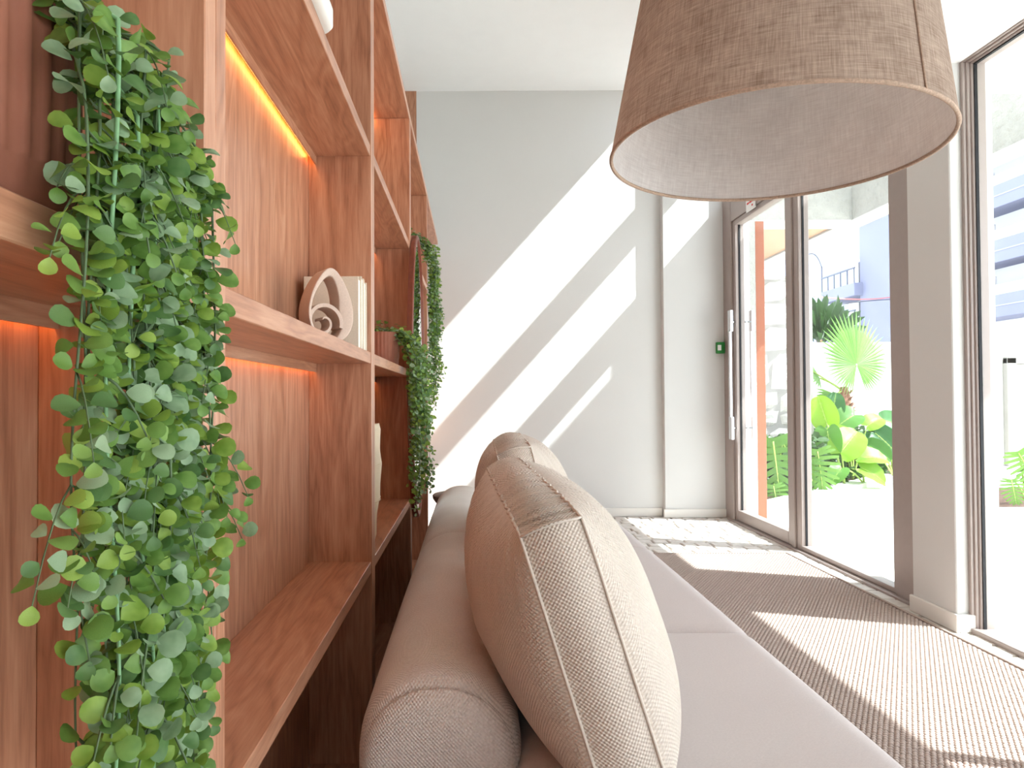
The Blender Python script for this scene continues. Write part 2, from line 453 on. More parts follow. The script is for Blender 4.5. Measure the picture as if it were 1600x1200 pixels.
# ---- glazed door
GX = 2.155        # glass plane
door = thing('door_1', (2.12, 4.2, 0), None, None); props(door, 'taupe aluminium glass door with tall steel pull handles', None, None, 'structure')
DT = 2.42
fr = MB()
fr.box((XD, 5.17, 0), (2.20, YB-0.065, DT+0.21), 0.006)                    # far jamb
fr.box((XD+0.018, 5.148, 0), (2.19, 5.18, DT+0.05), 0.004)
fr.box((XD, 3.0, 0), (2.20, 3.20, ZS+0.01), 0.006)                         # near jamb
fr.box((XD, 4.19, 0), (2.20, 4.235, ZS+0.3), 0.004)                         # mullion between leaf and fixed pane
fr.box((XD+0.002, 4.236, DT), (2.198, 5.169, 2.629), 0.002)                           # header over leaf
fr.box((XD+0.002, 3.201, DT), (2.198, 4.189, 2.629), 0.002)
fr.box((XD-0.02, 3.07, -0.01), (2.20, 5.26, 0.012), 0.003)                  # threshold
part('door_frame', fr, M['metal'], door)
lf = MB()
lf.box((XD+0.012, 4.235, 0.014), (2.185, 4.30, DT), 0.004); lf.box((XD+0.012, 5.115, 0.014), (2.185, 5.15, DT), 0.004)
lf.box((XD+0.012, 4.30, 0.014), (2.185, 5.115, 0.095), 0.004); lf.box((XD+0.012, 4.30, DT-0.04), (2.185, 5.115, DT), 0.004)
leaf_o = part('door_leaf', lf, M['metal'], door)
g = MB()
for (y0, y1) in ((4.30, 4.304), (5.111, 5.115)): g.box((2.138, y0, 0.095), (2.151, y1, DT-0.04))
part('gasket', g, M['gasket'], leaf_o)
part('pane', B((GX-0.003, 4.30, 0.09), (GX+0.003, 5.115, DT-0.035)), M['glass'], leaf_o)
fx = MB()
fx.box((XD+0.012, 4.13, 0.012), (2.185, 4.19, DT), 0.004); fx.box((XD+0.012, 3.19, 0.012), (2.185, 3.23, DT), 0.004)
fx.box((XD+0.012, 3.22, 0.012), (2.185, 4.14, 0.038), 0.003); fx.box((XD+0.012, 3.22, DT-0.03), (2.185, 4.14, DT), 0.003)
fix_o = part('fixed_light', fx, M['metal'], door)
part('gasket', B((2.138, 4.126, 0.038), (2.151, 4.13, DT-0.03)), M['gasket'], fix_o)
part('pane', B((GX-0.003, 3.22, 0.03), (GX+0.003, 4.14, DT-0.02)), M['glass'], fix_o)
for side, x0 in ((-1, XD-0.035), (1, 2.235)):
    h = MB()
    h.box((x0-0.010, 5.105, 0.66), (x0+0.010, 5.13, 1.69), 0.002)
    for z0, z1 in ((0.66, 0.84), (1.52, 1.69)):
        h.box((x0-0.012, 5.08, z0), (x0+0.012, 5.132, z1), 0.002)
    for z in (0.75, 1.6):
        h.tube([(x0, 5.13, z), ((XD+0.014) if side < 0 else 2.184, 5.13, z)], 0.008, 10)
    part('pull_handle', h, M['chrome'], leaf_o)
# transom glazing above the door leaf
win2 = thing('window_2', (2.15, 4.7, 2.71), None, None); props(win2, 'high transom glazing over the door', None, None, 'structure')
tf = MB(); tf.box((2.10, 4.2, 3.17), (2.20, 5.28, 3.39), 0.004); tf.box((2.10, 4.2, 2.63), (2.20, 4.25, 4.6), 0.004); tf.box((2.10, 5.30, 2.63), (2.2, YB, 4.6), 0.004)
tf.box((2.10, 4.2, 4.45), (2.2, 5.3, 4.6), 0.004)
part('transom_frame', tf, M['metal'], win2)
part('pane', B((GX-0.003, 4.25, 2.63), (GX+0.003, 5.30, 3.17)), M['glass'], win2)
part('pane', B((GX-0.003, 4.25, 3.39), (GX+0.003, 5.30, 4.45)), M['glass'], win2)

# ---- fixed window right of the column (continues past the camera)
win = thing('window_1', (2.15, 2.0, 0), None, None); props(win, 'tall fixed window in a stepped taupe aluminium frame', None, None, 'structure')
ZT = ZS + 0.01
def wframe(y0, y1):
    w = MB()
    for k, (ins, xa, xb) in enumerate(((0.0, XD, 2.20), (0.007, XD+0.014, 2.195), (0.014, XD+0.028, 2.19))):
        a, b2 = ins, ins + 0.016
        w.box((xa, y1-b2, 0.0), (xb, y1-a, ZT-a*0.9), 0.003)
        w.box((xa, y0+a, 0.0), (xb, y0+b2, ZT-a*0.9), 0.003)
        w.box((xa, y0+a, ZT-b2*0.9), (xb, y1-a, ZT-a*0.9), 0.003)
    w.box((XD-0.005, y0, -0.01), (2.20, y1, 0.02), 0.003)
    part('window_frame', w, M['metal'], win)
    g2 = MB(); g2.box((2.138, y1-0.034, 0.02), (2.151, y1-0.030, ZT-0.028)); g2.box((2.138, y0+0.03, ZT-0.032), (2.151, y1-0.03, ZT-0.027))
    part('gasket', g2, M['gasket'], win)
    part('pane', B((GX-0.003, y0+0.03, 0.015), (GX+0.003, y1-0.03, ZT-0.027)), M['glass'], win)
wframe(1.50, 2.73); wframe(0.2, 1.42); wframe(-1.1, 0.12); wframe(-2.9, -1.2)

# ================================================================== BOOKCASE
XF, XBK = -0.265, -0.43
SH = [0.05, 0.573, 1.122, 1.671]      # shelf tops
ZTOP = 2.205
PITCH = 1.05
def bookcase(y0):
    t0 = thing('bookcase_unit', (-0.35, y0 + PITCH/2, 0), labels[0], 'bookcase', 'walnut bookcase units in a row')
    y1 = y0 + PITCH; tk = 0.027
    part('side_panel', B((XBK, y0+0.0008, 0), (XF, y0+tk, ZTOP), 0.0012), M['wood_v'], t0)
    part('side_panel', B((XBK, y1-tk, 0), (XF, y1-0.0008, ZTOP), 0.0012), M['wood_v'], t0)
    part('back_panel', B((XBK-0.016, y0+0.001, 0), (XBK, y1-0.001, ZTOP)), M['wood_v'], t0)
    for k, z in enumerate(SH):
        part('shelf', B((XBK, y0+tk, z-0.03), (XF-0.002, y1-tk, z), 0.0012), M['wood_h'], t0)
        if k >= 2:
            part('led_channel', B((XBK+0.0165, y0+tk, z-0.0515), (XBK+0.0205, y1-tk, z-0.030)), M['wood_h'], t0)
    return t0
labels = ['walnut bookcase unit holding the largest trailing plant',
          'walnut bookcase unit holding the loop sculpture and cream books',
          'walnut bookcase unit holding a crumpled paper vase beside the oval mirror',
          'walnut bookcase unit behind the oval mirror at the end of the row']
units = [bookcase(0.66-PITCH)]
for k in (1, 2, 3):
    c = copy_tree(units[0]); c.location.y += PITCH*k; c['label'] = labels[k]; units.append(c)
# LED strips under the shelves whose glow the photograph shows (unit, underside height)
for k, zu in ((0, SH[2]-0.03), (1, SH[2]-0.03), (1, SH[3]-0.03), (2, SH[2]-0.03), (2, SH[3]-0.03), (2, ZTOP)):
    ya = 0.66 + PITCH*(k-1) + 0.037; yb = ya + PITCH - 0.074
    part('led_strip', B((XBK+0.006, ya, zu-0.006), (XBK+0.013, yb, zu-0.0005)), M['led'], units[k])
solo('bookcase_top_board', B((XBK, 0.66-PITCH, ZTOP+0.0005), (XF, 5.0, ZTOP+0.03), 0.0015), M['wood_h'], (-0.35, 2.3, ZTOP),
     'long walnut board capping the bookcase and running on towards the end wall', 'shelf board')
struct('trim_4', B((-0.47, 3.82, 0), (-0.432, YB-0.005, ZTOP+0.03)), M['wood_v'], 'low wood panelling between bookcase and end wall')

# ================================================================== SOFA
sofa = thing('sofa', (0.26, 2.2, 0.016), 'long beige and pale grey fabric sofa with a rolled low back', 'sofa')
CX, CZ, RX, RZ = -0.057, 0.405, 0.138, 0.143
def bprof(n=28):
    P = [(CX-RX+0.006, 0.09), (CX-RX+0.003, 0.2), (CX-RX, 0.32)]
    for i in range(n+1):
        a = pi - pi*i/n
        ca, sa = cos(a), sin(a)
        e = 0.92
        P.append((CX + RX*math.copysign(abs(ca)**e, ca), CZ + RZ*abs(sa)**e))
    P += [(CX+RX+0.004, 0.32), (CX+RX+0.006, 0.2), (CX+RX+0.006, 0.09)]
    return P
def back_seg(ya, yb, dome_a, dome_b):
    P = bprof(); al = [0]
    for i in range(1, len(P)): al.append(al[-1] + math.hypot(P[i][0]-P[i-1][0], P[i][1]-P[i-1][1]))
    rings = []
    if dome_a: rings += [(ya-0.030, 0.02), (ya-0.0295, 0.4), (ya-0.026, 0.68), (ya-0.018, 0.84), (ya-0.006, 0.91), (ya-0.004, 0.914), (ya-0.0005, 0.872), (ya+0.003, 0.928)]
    else: rings += [(ya, 0.80), (ya+0.002, 0.95)]
    rings += [(ya+0.014, 0.962), (ya+0.028, 0.985), (ya+0.05, 1.0)]
    n = 10
    for k in range(1, n): rings.append((ya + 0.05 + (yb-ya-0.08)*k/n, 1.0 + 0.012*sin(pi*k/n)))
    rings += [(yb-0.03, 1.0), (yb-0.014, 0.99), (yb-0.004, 0.965)]
    if dome_b: rings += [(yb+0.002, 0.93), (yb+0.012, 0.82), (yb+0.022, 0.6), (yb+0.028, 0.3), (yb+0.030, 0.02)]
    else: rings += [(yb, 0.80)]
    mb = MB(); vs = []; fs = []; uvs = []; nP = len(P)
    for (yy, s) in rings:
        for (x, z) in P:
            vs.append((CX + (x-CX)*s, yy, max(0.09, 0.30 + (z-0.30)*s) if s > 0.5 else 0.30 + (z-0.30)*s))
    for r in range(len(rings)-1):
        cap = rings[r][1] < 0.95 or rings[r+1][1] < 0.95
        for i in range(nP-1):
            ids = (r*nP+i, r*nP+i+1, (r+1)*nP+i+1, (r+1)*nP+i); fs.append(ids)
            if cap: uvs.append([(vs[k][0], vs[k][2]) for k in ids])
            else: uvs.append([(al[i], rings[r][0]), (al[i+1], rings[r][0]), (al[i+1], rings[r+1][0]), (al[i], rings[r+1][0])])
    mb.add(vs, fs, uvs, 0, True)
    o = part('backrest', mb, M['bolster'], sofa)
    for yy, s in (((ya-0.0006, 0.878) if dome_a else (ya+0.004, 0.953)),):
        pts = [(CX+(x-CX)*(s+0.002), yy, 0.30+(z-0.30)*(s+0.002)) for (x, z) in P[2:-2]]
        part('seam', MB().tube(pts, 0.0012, 5), M['seam'], o)
back_seg(1.055, 2.19, True, False)
back_seg(2.192, 3.35, False, True)

def puffbox(lo, hi, r, puff, nx=26, ny=26):
    # rounded box with domed top, closed by lofting super-elliptic rings
    mb = MB(); cx, cy = (lo[0]+hi[0])/2, (lo[1]+hi[1])/2; hx, hy = (hi[0]-lo[0])/2, (hi[1]-lo[1])/2
    def top(u, v):
        x = lo[0] + (hi[0]-lo[0])*u; yv = lo[1] + (hi[1]-lo[1])*v
        dx = min(x-lo[0], hi[0]-x); dy = min(yv-lo[1], hi[1]-yv)
        z = hi[2]
        if dx < r: z -= r - sqrt(max(0, r*r-(r-dx)**2))
        if dy < r*0.45:
            q_ = r*0.45; z -= (q_ - sqrt(max(0, q_*q_-(q_-dy)**2)))
        z += puff*(1-abs(2*u-1)**3)*(1-abs(2*v-1)**3)
        return (x, yv, max(z, lo[2]+0.02))
    def rr(n):
        return [0.5*(1-cos(pi*i/n)) for i in range(n+1)]
    us, vs_ = rr(nx), rr(ny)
    mb.grid(lambda u, v: top(us[round(u*nx)], vs_[round(v*ny)]), nx, ny,
            lambda u, v: (lo[0]+(hi[0]-lo[0])*us[round(u*nx)], lo[1]+(hi[1]-lo[1])*vs_[round(v*ny)]))
    # skirts
    for (ua, ub) in (((0, 0), (1, 0)), ((1, 0), (1, 1)), ((1, 1), (0, 1)), ((0, 1), (0, 0))):
        n = 20; vv = []; ff = []
        for i in range(n+1):
            w = rr(n)[i]; u = ua[0]+(ub[0]-ua[0])*w; v = ua[1]+(ub[1]-ua[1])*w
            p = top(u, v); vv += [p, (p[0], p[1], lo[2])]
        for i in range(n): ff.append((2*i, 2*i+1, 2*i+3, 2*i+2))
        mb.add(vv, ff, None, 0, True)
    mb.add([(lo[0], lo[1], lo[2]), (hi[0], lo[1], lo[2]), (hi[0], hi[1], lo[2]), (lo[0], hi[1], lo[2])], [(0, 1, 2, 3)])
    return mb
for ya, yb in ((0.72, 1.607), (1.61, 2.517), (2.52, 3.345)):
    part('seat_cushion', puffbox((0.06, ya, 0.215), (0.705, yb, 0.418), 0.055, 0.010), M['seat'], sofa, weld=0.0005)
part('base', B((-0.17, 0.76, 0.07), (0.66, 3.33, 0.214), 0.012), M['seat'], sofa)
for x in (-0.12, 0.6):
    for yy in (0.85, 3.25): part('foot', MB().lathe([(0.0, 0), (0.022, 0), (0.03, 0.055), (0, 0.055)], (x, yy, 0.016), 16), M['dark_leg'], sofa)

# ---- boxed scatter cushions
def cushion(y0, y1, base, lean, h, gus, puff, label, yaw=0.0, seed=1):
    yc = (y0+y1)/2; w = (y1-y0)/2
    rt = thing('sofa_cushion', (base[0], yc, base[1]), label, 'cushion', 'boxed beige cushions on the sofa')
    r_ = random.Random(seed)
    Mx = Matrix.Translation((base[0], yc, base[1])) @ Matrix.Rotation(yaw, 4, 'Z') @ Matrix.Rotation(-lean, 4, 'Y')
    def outline(u, v):   # u,v in -1..1 -> (along, up)
        # soft corners and a slightly sagging edge
        e = 0.13
        fu = 1 - e*abs(v)**6*0.35 - 0.02*(1-v*v); fv = 1 - e*abs(u)**6*0.35 - 0.02*(1-u*u)
        return (u*w*fu, h/2 + v*h/2*fv)
    def pleat(yl): return sin(yl*175 + 2.4*sin(yl*17 + seed)) + 0.6*sin(yl*83 + seed)
    def face(side):
        def fn(a, b):
            u = sin((2*a-1)*pi/2); v = sin((2*b-1)*pi/2)
            yy, zz = outline(u, v)
            bul = ((1-abs(u)**2.4)*(1-abs(v)**(2.2 if v > 0 else 4.5)))
            t_ = gus/2 + puff*max(0, bul)**0.62*((1 + 0.4*max(-1, v)) if side < 0 and v < 0 else 1)
            if v > 0.2:    # gathered pleats running in from the top seam
                t_ += 0.0075*pleat(u*w)*((v-0.2)/0.8)**1.5*(1-abs(u)**4)*(1-0.75*max(0, (v-0.9)/0.1))
            lowsag = 0.02*(1-v)*0.5*(1-u*u)
            return tuple(Mx @ Vector((side*(t_ + lowsag), yy, zz)))
        return fn
    body = MB()
    N = 120
    def uvq(a, b):
        return (w*2*sin((2*a-1)*pi/2)/2, h*sin((2*b-1)*pi/2)/2)
    for side in (-1, 1):
        body.grid(face(side), N, N, uvq)
    per = []
    for i in range(N): per.append((i/N, 0.0))
    for i in range(N): per.append((1.0, i/N))
    for i in range(N): per.append((1-i/N, 1.0))
    for i in range(N): per.append((0.0, 1-i/N))
    L = [Vector(face(-1)(a, b)) for a, b in per]; R = [Vector(face(1)(a, b)) for a, b in per]
    cen = Mx @ Vector((0, 0, h/2)); K = 6; vs = []; fs = []; uvs = []; n = len(per); arc = [0]
    for i in range(1, n+1): arc.append(arc[-1] + (L[i % n]-L[i-1]).length)
    for i in range(n):
        out = ((L[i]+R[i])/2 - cen); out.normalize()
        for k in range(K+1):
            f = k/K; p = L[i].lerp(R[i], f)
            wr = 0.0065*pleat(w*sin((2*per[i][0]-1)*pi/2)) if per[i][1] == 1.0 else 0.0012*sin(arc[i]*60)
            p = p + out*(0.016*sin(pi*f) + wr*(0.35+0.65*sin(pi*f)))
            vs.append(tuple(p))
    for i in range(n):
        j = (i+1) % n
        for k in range(K):
            fs.append((i*(K+1)+k, j*(K+1)+k, j*(K+1)+k+1, i*(K+1)+k+1))
            uvs.append([(arc[i], gus*k/K), (arc[i+1], gus*k/K), (arc[i+1], gus*(k+1)/K), (arc[i], gus*(k+1)/K)])
    body.add(vs, fs, uvs, 0, True)
    bo = part('cover', body, M['cushion'], rt, weld=0.0002)
    for S_ in (L, R):
        pts = [p + (p-cen).normalized()*0.0015 for p in S_]
        part('piping', MB().tube(pts + [pts[0]], 0.0024, 6, caps=False), M['piping'], bo)
    for (cu, cv) in ((0, 1), (1, 1)):
        a, b = face(-1)(cu, cv), face(1)(cu, cv)
        o_ = (Vector(a)+Vector(b))/2 - cen; o_.normalize()
        pts = [Vector(a).lerp(Vector(b), k/8) + o_*(0.016*sin(pi*k/8)+0.002) for k in range(9)]
        part('corner_seam', MB().tube(pts, 0.002, 5), M['piping'], bo)
    return rt
cushion(0.865, 1.77, (0.217, 0.430), 0.305, 0.42, 0.088, 0.112, 'beige woven boxed cushion next to the rounded arm end of the sofa back', 0.03, 1)
cushion(1.83, 2.52, (0.228, 0.428), 0.24, 0.44, 0.10, 0.105, 'beige woven boxed cushion between the other cushion and the end wall', -0.02, 2)

# ================================================================== RUG
rug = thing('rug', (0.9, 2.2, 0.002), 'flat woven beige rug under the sofa beside the glass wall', 'rug')
part('backing', B((-0.24, 0.3, 0.002), (1.985, 4.065, 0.008), 0.002), M['rug_back'], rug)
part('hem', MB().tube([(-0.24, 0.3, 0.009), (1.985, 0.3, 0.009), (1.985, 4.065, 0.009), (-0.24, 4.065, 0.009), (-0.24, 0.3, 0.009)], 0.007, 6), M['rug'], rug)
rr = random.Random(77); sl = MB(); pw, ph_ = 0.017, 0.0125
nrow = int((4.058-0.306)/ph_)
for j in range(nrow):
    yv = 0.306 + ph_*(j+0.5); xo = 0.0085 if j % 2 else 0.0
    # the part of the row that lies under the sofa is never seen: start at its front edge where the sofa stands
    xs0 = 0.60 if 0.9 < yv < 3.2 else -0.23
    ncol = int((1.975-xs0-xo)/pw)
    for i in range(ncol):
        xv = xs0 + xo + pw*(i+0.5); hx, hy = 0.0072, 0.0048; zt = 0.0148 + rr.uniform(-0.0012, 0.0009); zb = 0.0079
        vs = [(xv-hx, yv-hy*0.8, zb), (xv+hx, yv-hy*0.8, zb), (xv+hx, yv+hy*0.8, zb), (xv-hx, yv+hy*0.8, zb),
              (xv-hx*0.9, yv-hy, zb+0.0035), (xv+hx*0.9, yv-hy, zb+0.0035), (xv+hx*0.9, yv+hy, zb+0.0035), (xv-hx*0.9, yv+hy, zb+0.0035),
              (xv-hx*0.55, yv-hy*0.5, zt), (xv+hx*0.55, yv-hy*0.5, zt), (xv+hx*0.55, yv+hy*0.5, zt), (xv-hx*0.55, yv+hy*0.5, zt)]
        sl.add(vs, [(0, 1, 5, 4), (1, 2, 6, 5), (2, 3, 7, 6), (3, 0, 4, 7), (4, 5, 9, 8), (5, 6, 10, 9), (6, 7, 11, 10), (7, 4, 8, 11), (8, 9, 10, 11)], None, 0, True)
part('slub_rows', sl, M['rug'], rug, kind='stuff', recalc=False)

# ================================================================== LAMP
LC = Vector((0.636, 1.366, 1.520)); LR = 0.33; LH = 0.44; LT = 0.262
lamp = thing('pendant_lamp', (LC.x, LC.y, LC.z), 'large taupe linen drum pendant lamp with pale lining hanging over the sofa', 'lamp')
tilt = Matrix.Translation(LC) @ Matrix.Rotation(math.atan(0.0119), 4, 'X') @ Matrix.Rotation(math.atan(0.0393), 4, 'Y') @ Matrix.Translation(-LC)
def tl(mb):
    mb.v = [tuple(tilt @ Vector(p)) for p in mb.v]; return mb
N = 12
out = [(LR + (LT-LR)*i/N, LH*i/N) for i in range(N+1)]
part('shade', tl(MB().lathe(out, LC, 96)), M['linen_out'], lamp)
part('lining', tl(MB().lathe([(r-0.004, z) for r, z in out], LC, 96)), M['linen_in'], lamp)
rim = [(LR-0.002+0.0042*cos(a), 0.0042*sin(a)) for a in [2*pi*k/8 for k in range(8)]]
part('rim_tape', tl(MB().lathe(rim, LC, 96, closed=True)), M['linen_rim'], lamp)
rim2 = [(LT-0.002+0.0042*cos(a), LH+0.0042*sin(a)) for a in [2*pi*k/8 for k in range(8)]]
part('rim_tape', tl(MB().lathe(rim2, LC, 96, closed=True)), M['linen_rim'], lamp)
sa = math.radians(-68)
part('side_seam', tl(MB().tube([(LC.x+(LR+0.001+(LT-LR)*i/8)*cos(sa), LC.y+(LR+0.001+(LT-LR)*i/8)*sin(sa), LC.z+LH*i/8) for i in range(9)], 0.0022, 6)), M['linen_rim'], lamp)
sp = MB()
for k in range(3):
    a = 2*pi*k/3+0.3; sp.tube([(LC.x, LC.y, LC.z+LH-0.02), (LC.x+(LT-0.005)*cos(a), LC.y+(LT-0.005)*sin(a), LC.z+LH)], 0.003, 8)
part('spider_ring', tl(sp), M['white'], lamp)
part('socket', MB().lathe([(0, 0.0), (0.02, 0), (0.022, 0.06), (0.012, 0.08), (0, 0.08)], (LC.x, LC.y, LC.z+LH-0.10), 20), M['white'], lamp)
part('bulb', MB().lathe([(0, 0), (0.02, 0.006), (0.031, 0.03), (0.028, 0.052), (0.014, 0.08), (0.012, 0.095)], (LC.x, LC.y, LC.z+LH-0.19), 20), M['white'], lamp)
part('cord', MB().tube([(LC.x, LC.y, LC.z+LH-0.02), (LC.x, LC.y, ZC-0.02)], 0.004, 8), M['white'], lamp)
part('ceiling_rose', MB().lathe([(0, 0), (0.05, 0), (0.055, 0.01), (0.055, 0.025), (0, 0.025)], (LC.x, LC.y, ZC-0.025), 24), M['white'], lamp)

# ================================================================== THINGS ON THE SHELVES
# ---- ribbon loop sculpture
def sculpture():
    base = Vector((-0.325, 1.425, SH[2]))
    rt = thing('loop_sculpture', base, 'sand coloured teardrop loop sculpture with an inner curl', 'sculpture')
    ax = Vector((0.80, 0.60, 0)).normalized()      # width direction of the loop
    ay = Vector((0.60, -0.80, 0)).normalized()     # towards the viewer
    Hh = 0.166
    def P(u, d, z): return base + ax*u + ay*d + Vector((0, 0, z))
    # teardrop centre line
    n = 48; outer = []; inner = []
    for i in range(n):
        a = 2*pi*i/n                     # 0 at bottom, going to the right
        s_ = sin(a); c_ = -cos(a)
        zz = Hh*(0.5 + 0.5*c_)
        wd = 0.066*s_*(1 - 0.42*(0.5+0.5*c_)**1.4)
        outer.append((wd, zz))
    for i in range(n):
        a = 2*pi*i/n; s_ = sin(a); c_ = -cos(a)
        th = 0.008 + 0.024*max(0, s_)**1.3 + 0.010*max(0, c_)**2     # thicker right flank
        u, z = outer[i]
        cu, cz = 0.0, Hh*0.42
        d = Vector((u-cu, z-cz)); k = max(0.1, 1 - th/d.length)
        inner.append((cu + d.x*k, cz + d.y*k))
    mb = MB(); vs = []; fs = []
    dep = 0.030
    K = 4
    for i in range(n):
        a = 2*pi*i/n
        # the band leans: front on the right swings forward, left swings back
        off = -0.010*sin(a)
        for (lst, dd) in ((outer, -dep), (outer, dep), (inner, dep*0.86), (inner, -dep*0.86)):
            vs.append(P(lst[i][0], dd+off, lst[i][1]))
    for i in range(n):
        j = (i+1) % n
        for k in range(K):
            fs.append((i*K+k, j*K+k, j*K+(k+1) % K, i*K+(k+1) % K))
    mb.add(vs, fs, None, 0, False)
    o = part('outer_loop', mb, M['ceramic'], rt)
    bv = o.modifiers.new('round', 'BEVEL'); bv.width = 0.003; bv.segments = 3; bv.limit_method = 'ANGLE'
    for p in o.data.polygons: p.use_smooth = True
    # inner curl: a spiral ribbon
    mb = MB(); vs = []; fs = []; n2 = 56; th = 0.0045
    for i in range(n2+1):
        f = i/n2; a = -0.3 + f*2*pi*1.3; r = 0.036*(1-f)**0.7 + 0.006
        cu, cz = -0.016, 0.047
        off = 0.016*f
        for rr_, dd in ((r+th*(1-.5*f), -0.026), (r+th*(1-.5*f), 0.026-off*0.5), (r-th*(1-.5*f), 0.026-off*0.5), (r-th*(1-.5*f), -0.026)):
            vs.append(P(cu+rr_*cos(a), dd, cz+rr_*sin(a)))
    for i in range(n2):
        for k in range(4): fs.append((i*4+k, (i+1)*4+k, (i+1)*4+(k+1) % 4, i*4+(k+1) % 4))
    fs += [(0, 1, 2, 3), tuple(n2*4+k for k in (3, 2, 1, 0))]
    mb.add(vs, fs, None, 0, True)
    o2 = part('inner_curl', mb, M['ceramic'], rt)
    es = o2.modifiers.new('split', 'EDGE_SPLIT'); es.split_angle = 0.9
sculpture()

# ---- three cream books standing against the side panel
yb_ = 1.678
for k, (tk, dep, hh, ln, lb) in enumerate(((0.040, 0.128, 0.182, 0.02, 'cream cloth book standing against the bookcase side panel'),
                                       (0.036, 0.132, 0.185, 0.03, 'cream cloth book standing between two other cream books'),
                                       (0.046, 0.130, 0.176, 0.04, 'cream cloth book with its cover facing the loop sculpture'))):
    y1 = yb_ - 0.001; y0 = y1 - tk
    bk = thing('book', (-0.335, (y0+y1)/2, SH[2]), lb, 'book', 'cream books on the bookcase shelf')
    x0, x1 = -0.276-dep, -0.276
    c = MB()
    c.box((x0, y0, SH[2]+0.001), (x1, y0+0.0035, SH[2]+hh), 0.001); c.box((x0, y1-0.0035, SH[2]+0.001), (x1, y1, SH[2]+hh), 0.001)
    c.box((x0-0.003, y0, SH[2]+0.001), (x0+0.001, y1, SH[2]+hh), 0.001)
    part('cover', c, M['book'], bk)
    part('page_block', B((x0+0.002, y0+0.0036, SH[2]+0.004), (x1-0.004, y1-0.0036, SH[2]+hh-0.004)), M['pages'], bk)
    yb_ = y0

# ---- white tray on the upper shelf
def rounded_slab(c, hx, hy, z0, z1, r, n=8):
    pts = []
    for (sx, sy, a0) in ((1, 1, 0), (-1, 1, pi/2), (-1, -1, pi), (1, -1, 1.5*pi)):
        for i in range(n+1):
            a = a0 + pi/2*i/n; pts.append((c[0]+sx*(hx-r)+r*cos(a), c[1]+sy*(hy-r)+r*sin(a)))
    mb = MB(); N_ = len(pts); vs = []; fs = []
    def ring(z, s):
        for (x, y_) in pts:
            vs.append((c[0]+(x-c[0])*(1-s/hx), c[1]+(y_-c[1])*(1-s/hy), z))
    e = 0.008
    lv = [(z0, 0.012), (z0+e*0.4, 0.003), (z0+e, 0), (z1-e, 0), (z1-e*0.4, 0.003), (z1, 0.008), (z1-0.006, 0.016), (z0+0.01, 0.02)]
    for z, s in lv: ring(z, s)
    for i in range(len(lv)-1):
        for k in range(N_): fs.append((i*N_+k, i*N_+(k+1) % N_, (i+1)*N_+(k+1) % N_, (i+1)*N_+k))
    fs += [tuple(range(N_))[::-1], tuple((len(lv)-1)*N_+k for k in range(N_))]
    mb.add(vs, fs, None, 0, True); return mb
solo('tray', rounded_slab((-0.325, 0.94), 0.075, 0.24, SH[3]+0.001, SH[3]+0.045, 0.03), M['white'], (-0.325, 0.94, SH[3]),
     'white rounded ceramic tray overhanging the upper shelf edge', 'tray')

# ---- crumpled paper vase
rv = random.Random(9); ph = [rv.uniform(0, 6) for _ in range(6)]
def crump(a, r, z):
    return r*(1 + 0.05*sin(3*a+ph[0]+z*22) + 0.035*sin(5*a+ph[1]-z*41) + 0.02*sin(9*a+ph[2]+z*60))
pv = thing('paper_vase', (-0.338, 1.93, SH[1]), 'tall cream crumpled paper vase on the lower shelf', 'vase')
prof = [(0.0, 0.001), (0.040, 0.001), (0.046, 0.02), (0.050, 0.08), (0.060, 0.13), (0.056, 0.17), (0.062, 0.23), (0.058, 0.28), (0.060, 0.335), (0.058, 0.352), (0.055, 0.352), (0.054, 0.30), (0.05, 0.1), (0.0, 0.06)]
part('body', MB().lathe(prof, (-0.338, 1.93, SH[1]), 40, rf=crump), M['paper'], pv)
for z in (0.125, 0.235):
    fold = MB()
    pts = []
    for k in range(41):
        a = 2*pi*k/40; pts.append((-0.338 + (crump(a, 0.060, z)+0.0005)*cos(a), 1.93 + (crump(a, 0.060, z)+0.0005)*sin(a), SH[1]+z+0.004*sin(2*a)))
    fold.tube(pts, 0.0022, 5, caps=False)
    part('crease', fold, M['paper'], pv)

# ---- oval mirror leaning on the front of the bookcase
MY, MZ, MA, MBb = 2.885, 1.10, 0.315, 0.632
XM = XF + 0.002
mir = thing('mirror', (XM+0.015, MY, MZ-MBb), 'tall oval mirror in a reddish wood frame hung on the bookcase front', 'mirror')
def oval(y_, z_, a): return (MY + y_*cos(a)*1.0, MZ + z_*sin(a))
fm = MB(); vs = []; fs = []; n = 96
sect = [(0.0, 0.0), (0.020, 0.0), (0.025, 0.005), (0.025, 0.015), (0.020, 0.018), (0.0, 0.018)]
for i in range(n):
    a = 2*pi*i/n
    for (dx, ins) in sect:
        yy = MY + (MA-ins)*cos(a); zz = MZ + (MBb-ins)*sin(a); vs.append((XM+dx, yy, zz))
k = len(sect)
for i in range(n):
    j = (i+1) % n
    for s_ in range(k): fs.append((i*k+s_, j*k+s_, j*k+(s_+1) % k, i*k+(s_+1) % k))
fm.add(vs, fs, None, 0, True)
fo = part('mirror_frame', fm, M['redwood'], mir)
es = fo.modifiers.new('split', 'EDGE_SPLIT'); es.split_angle = 0.7
gm = MB(); vs = [(XM+0.0185, MY+(MA-0.0175)*cos(2*pi*i/n), MZ+(MBb-0.0175)*sin(2*pi*i/n)) for i in range(n)]
vb = [(XM+0.004, p[1], p[2]) for p in vs]
gm.add(vs+vb, [tuple(range(n)), tuple(range(n, 2*n))[::-1]] + [(i, (i+1) % n, n+(i+1) % n, n+i) for i in range(n)])
part('mirror_glass', gm, M['mirror'], mir)

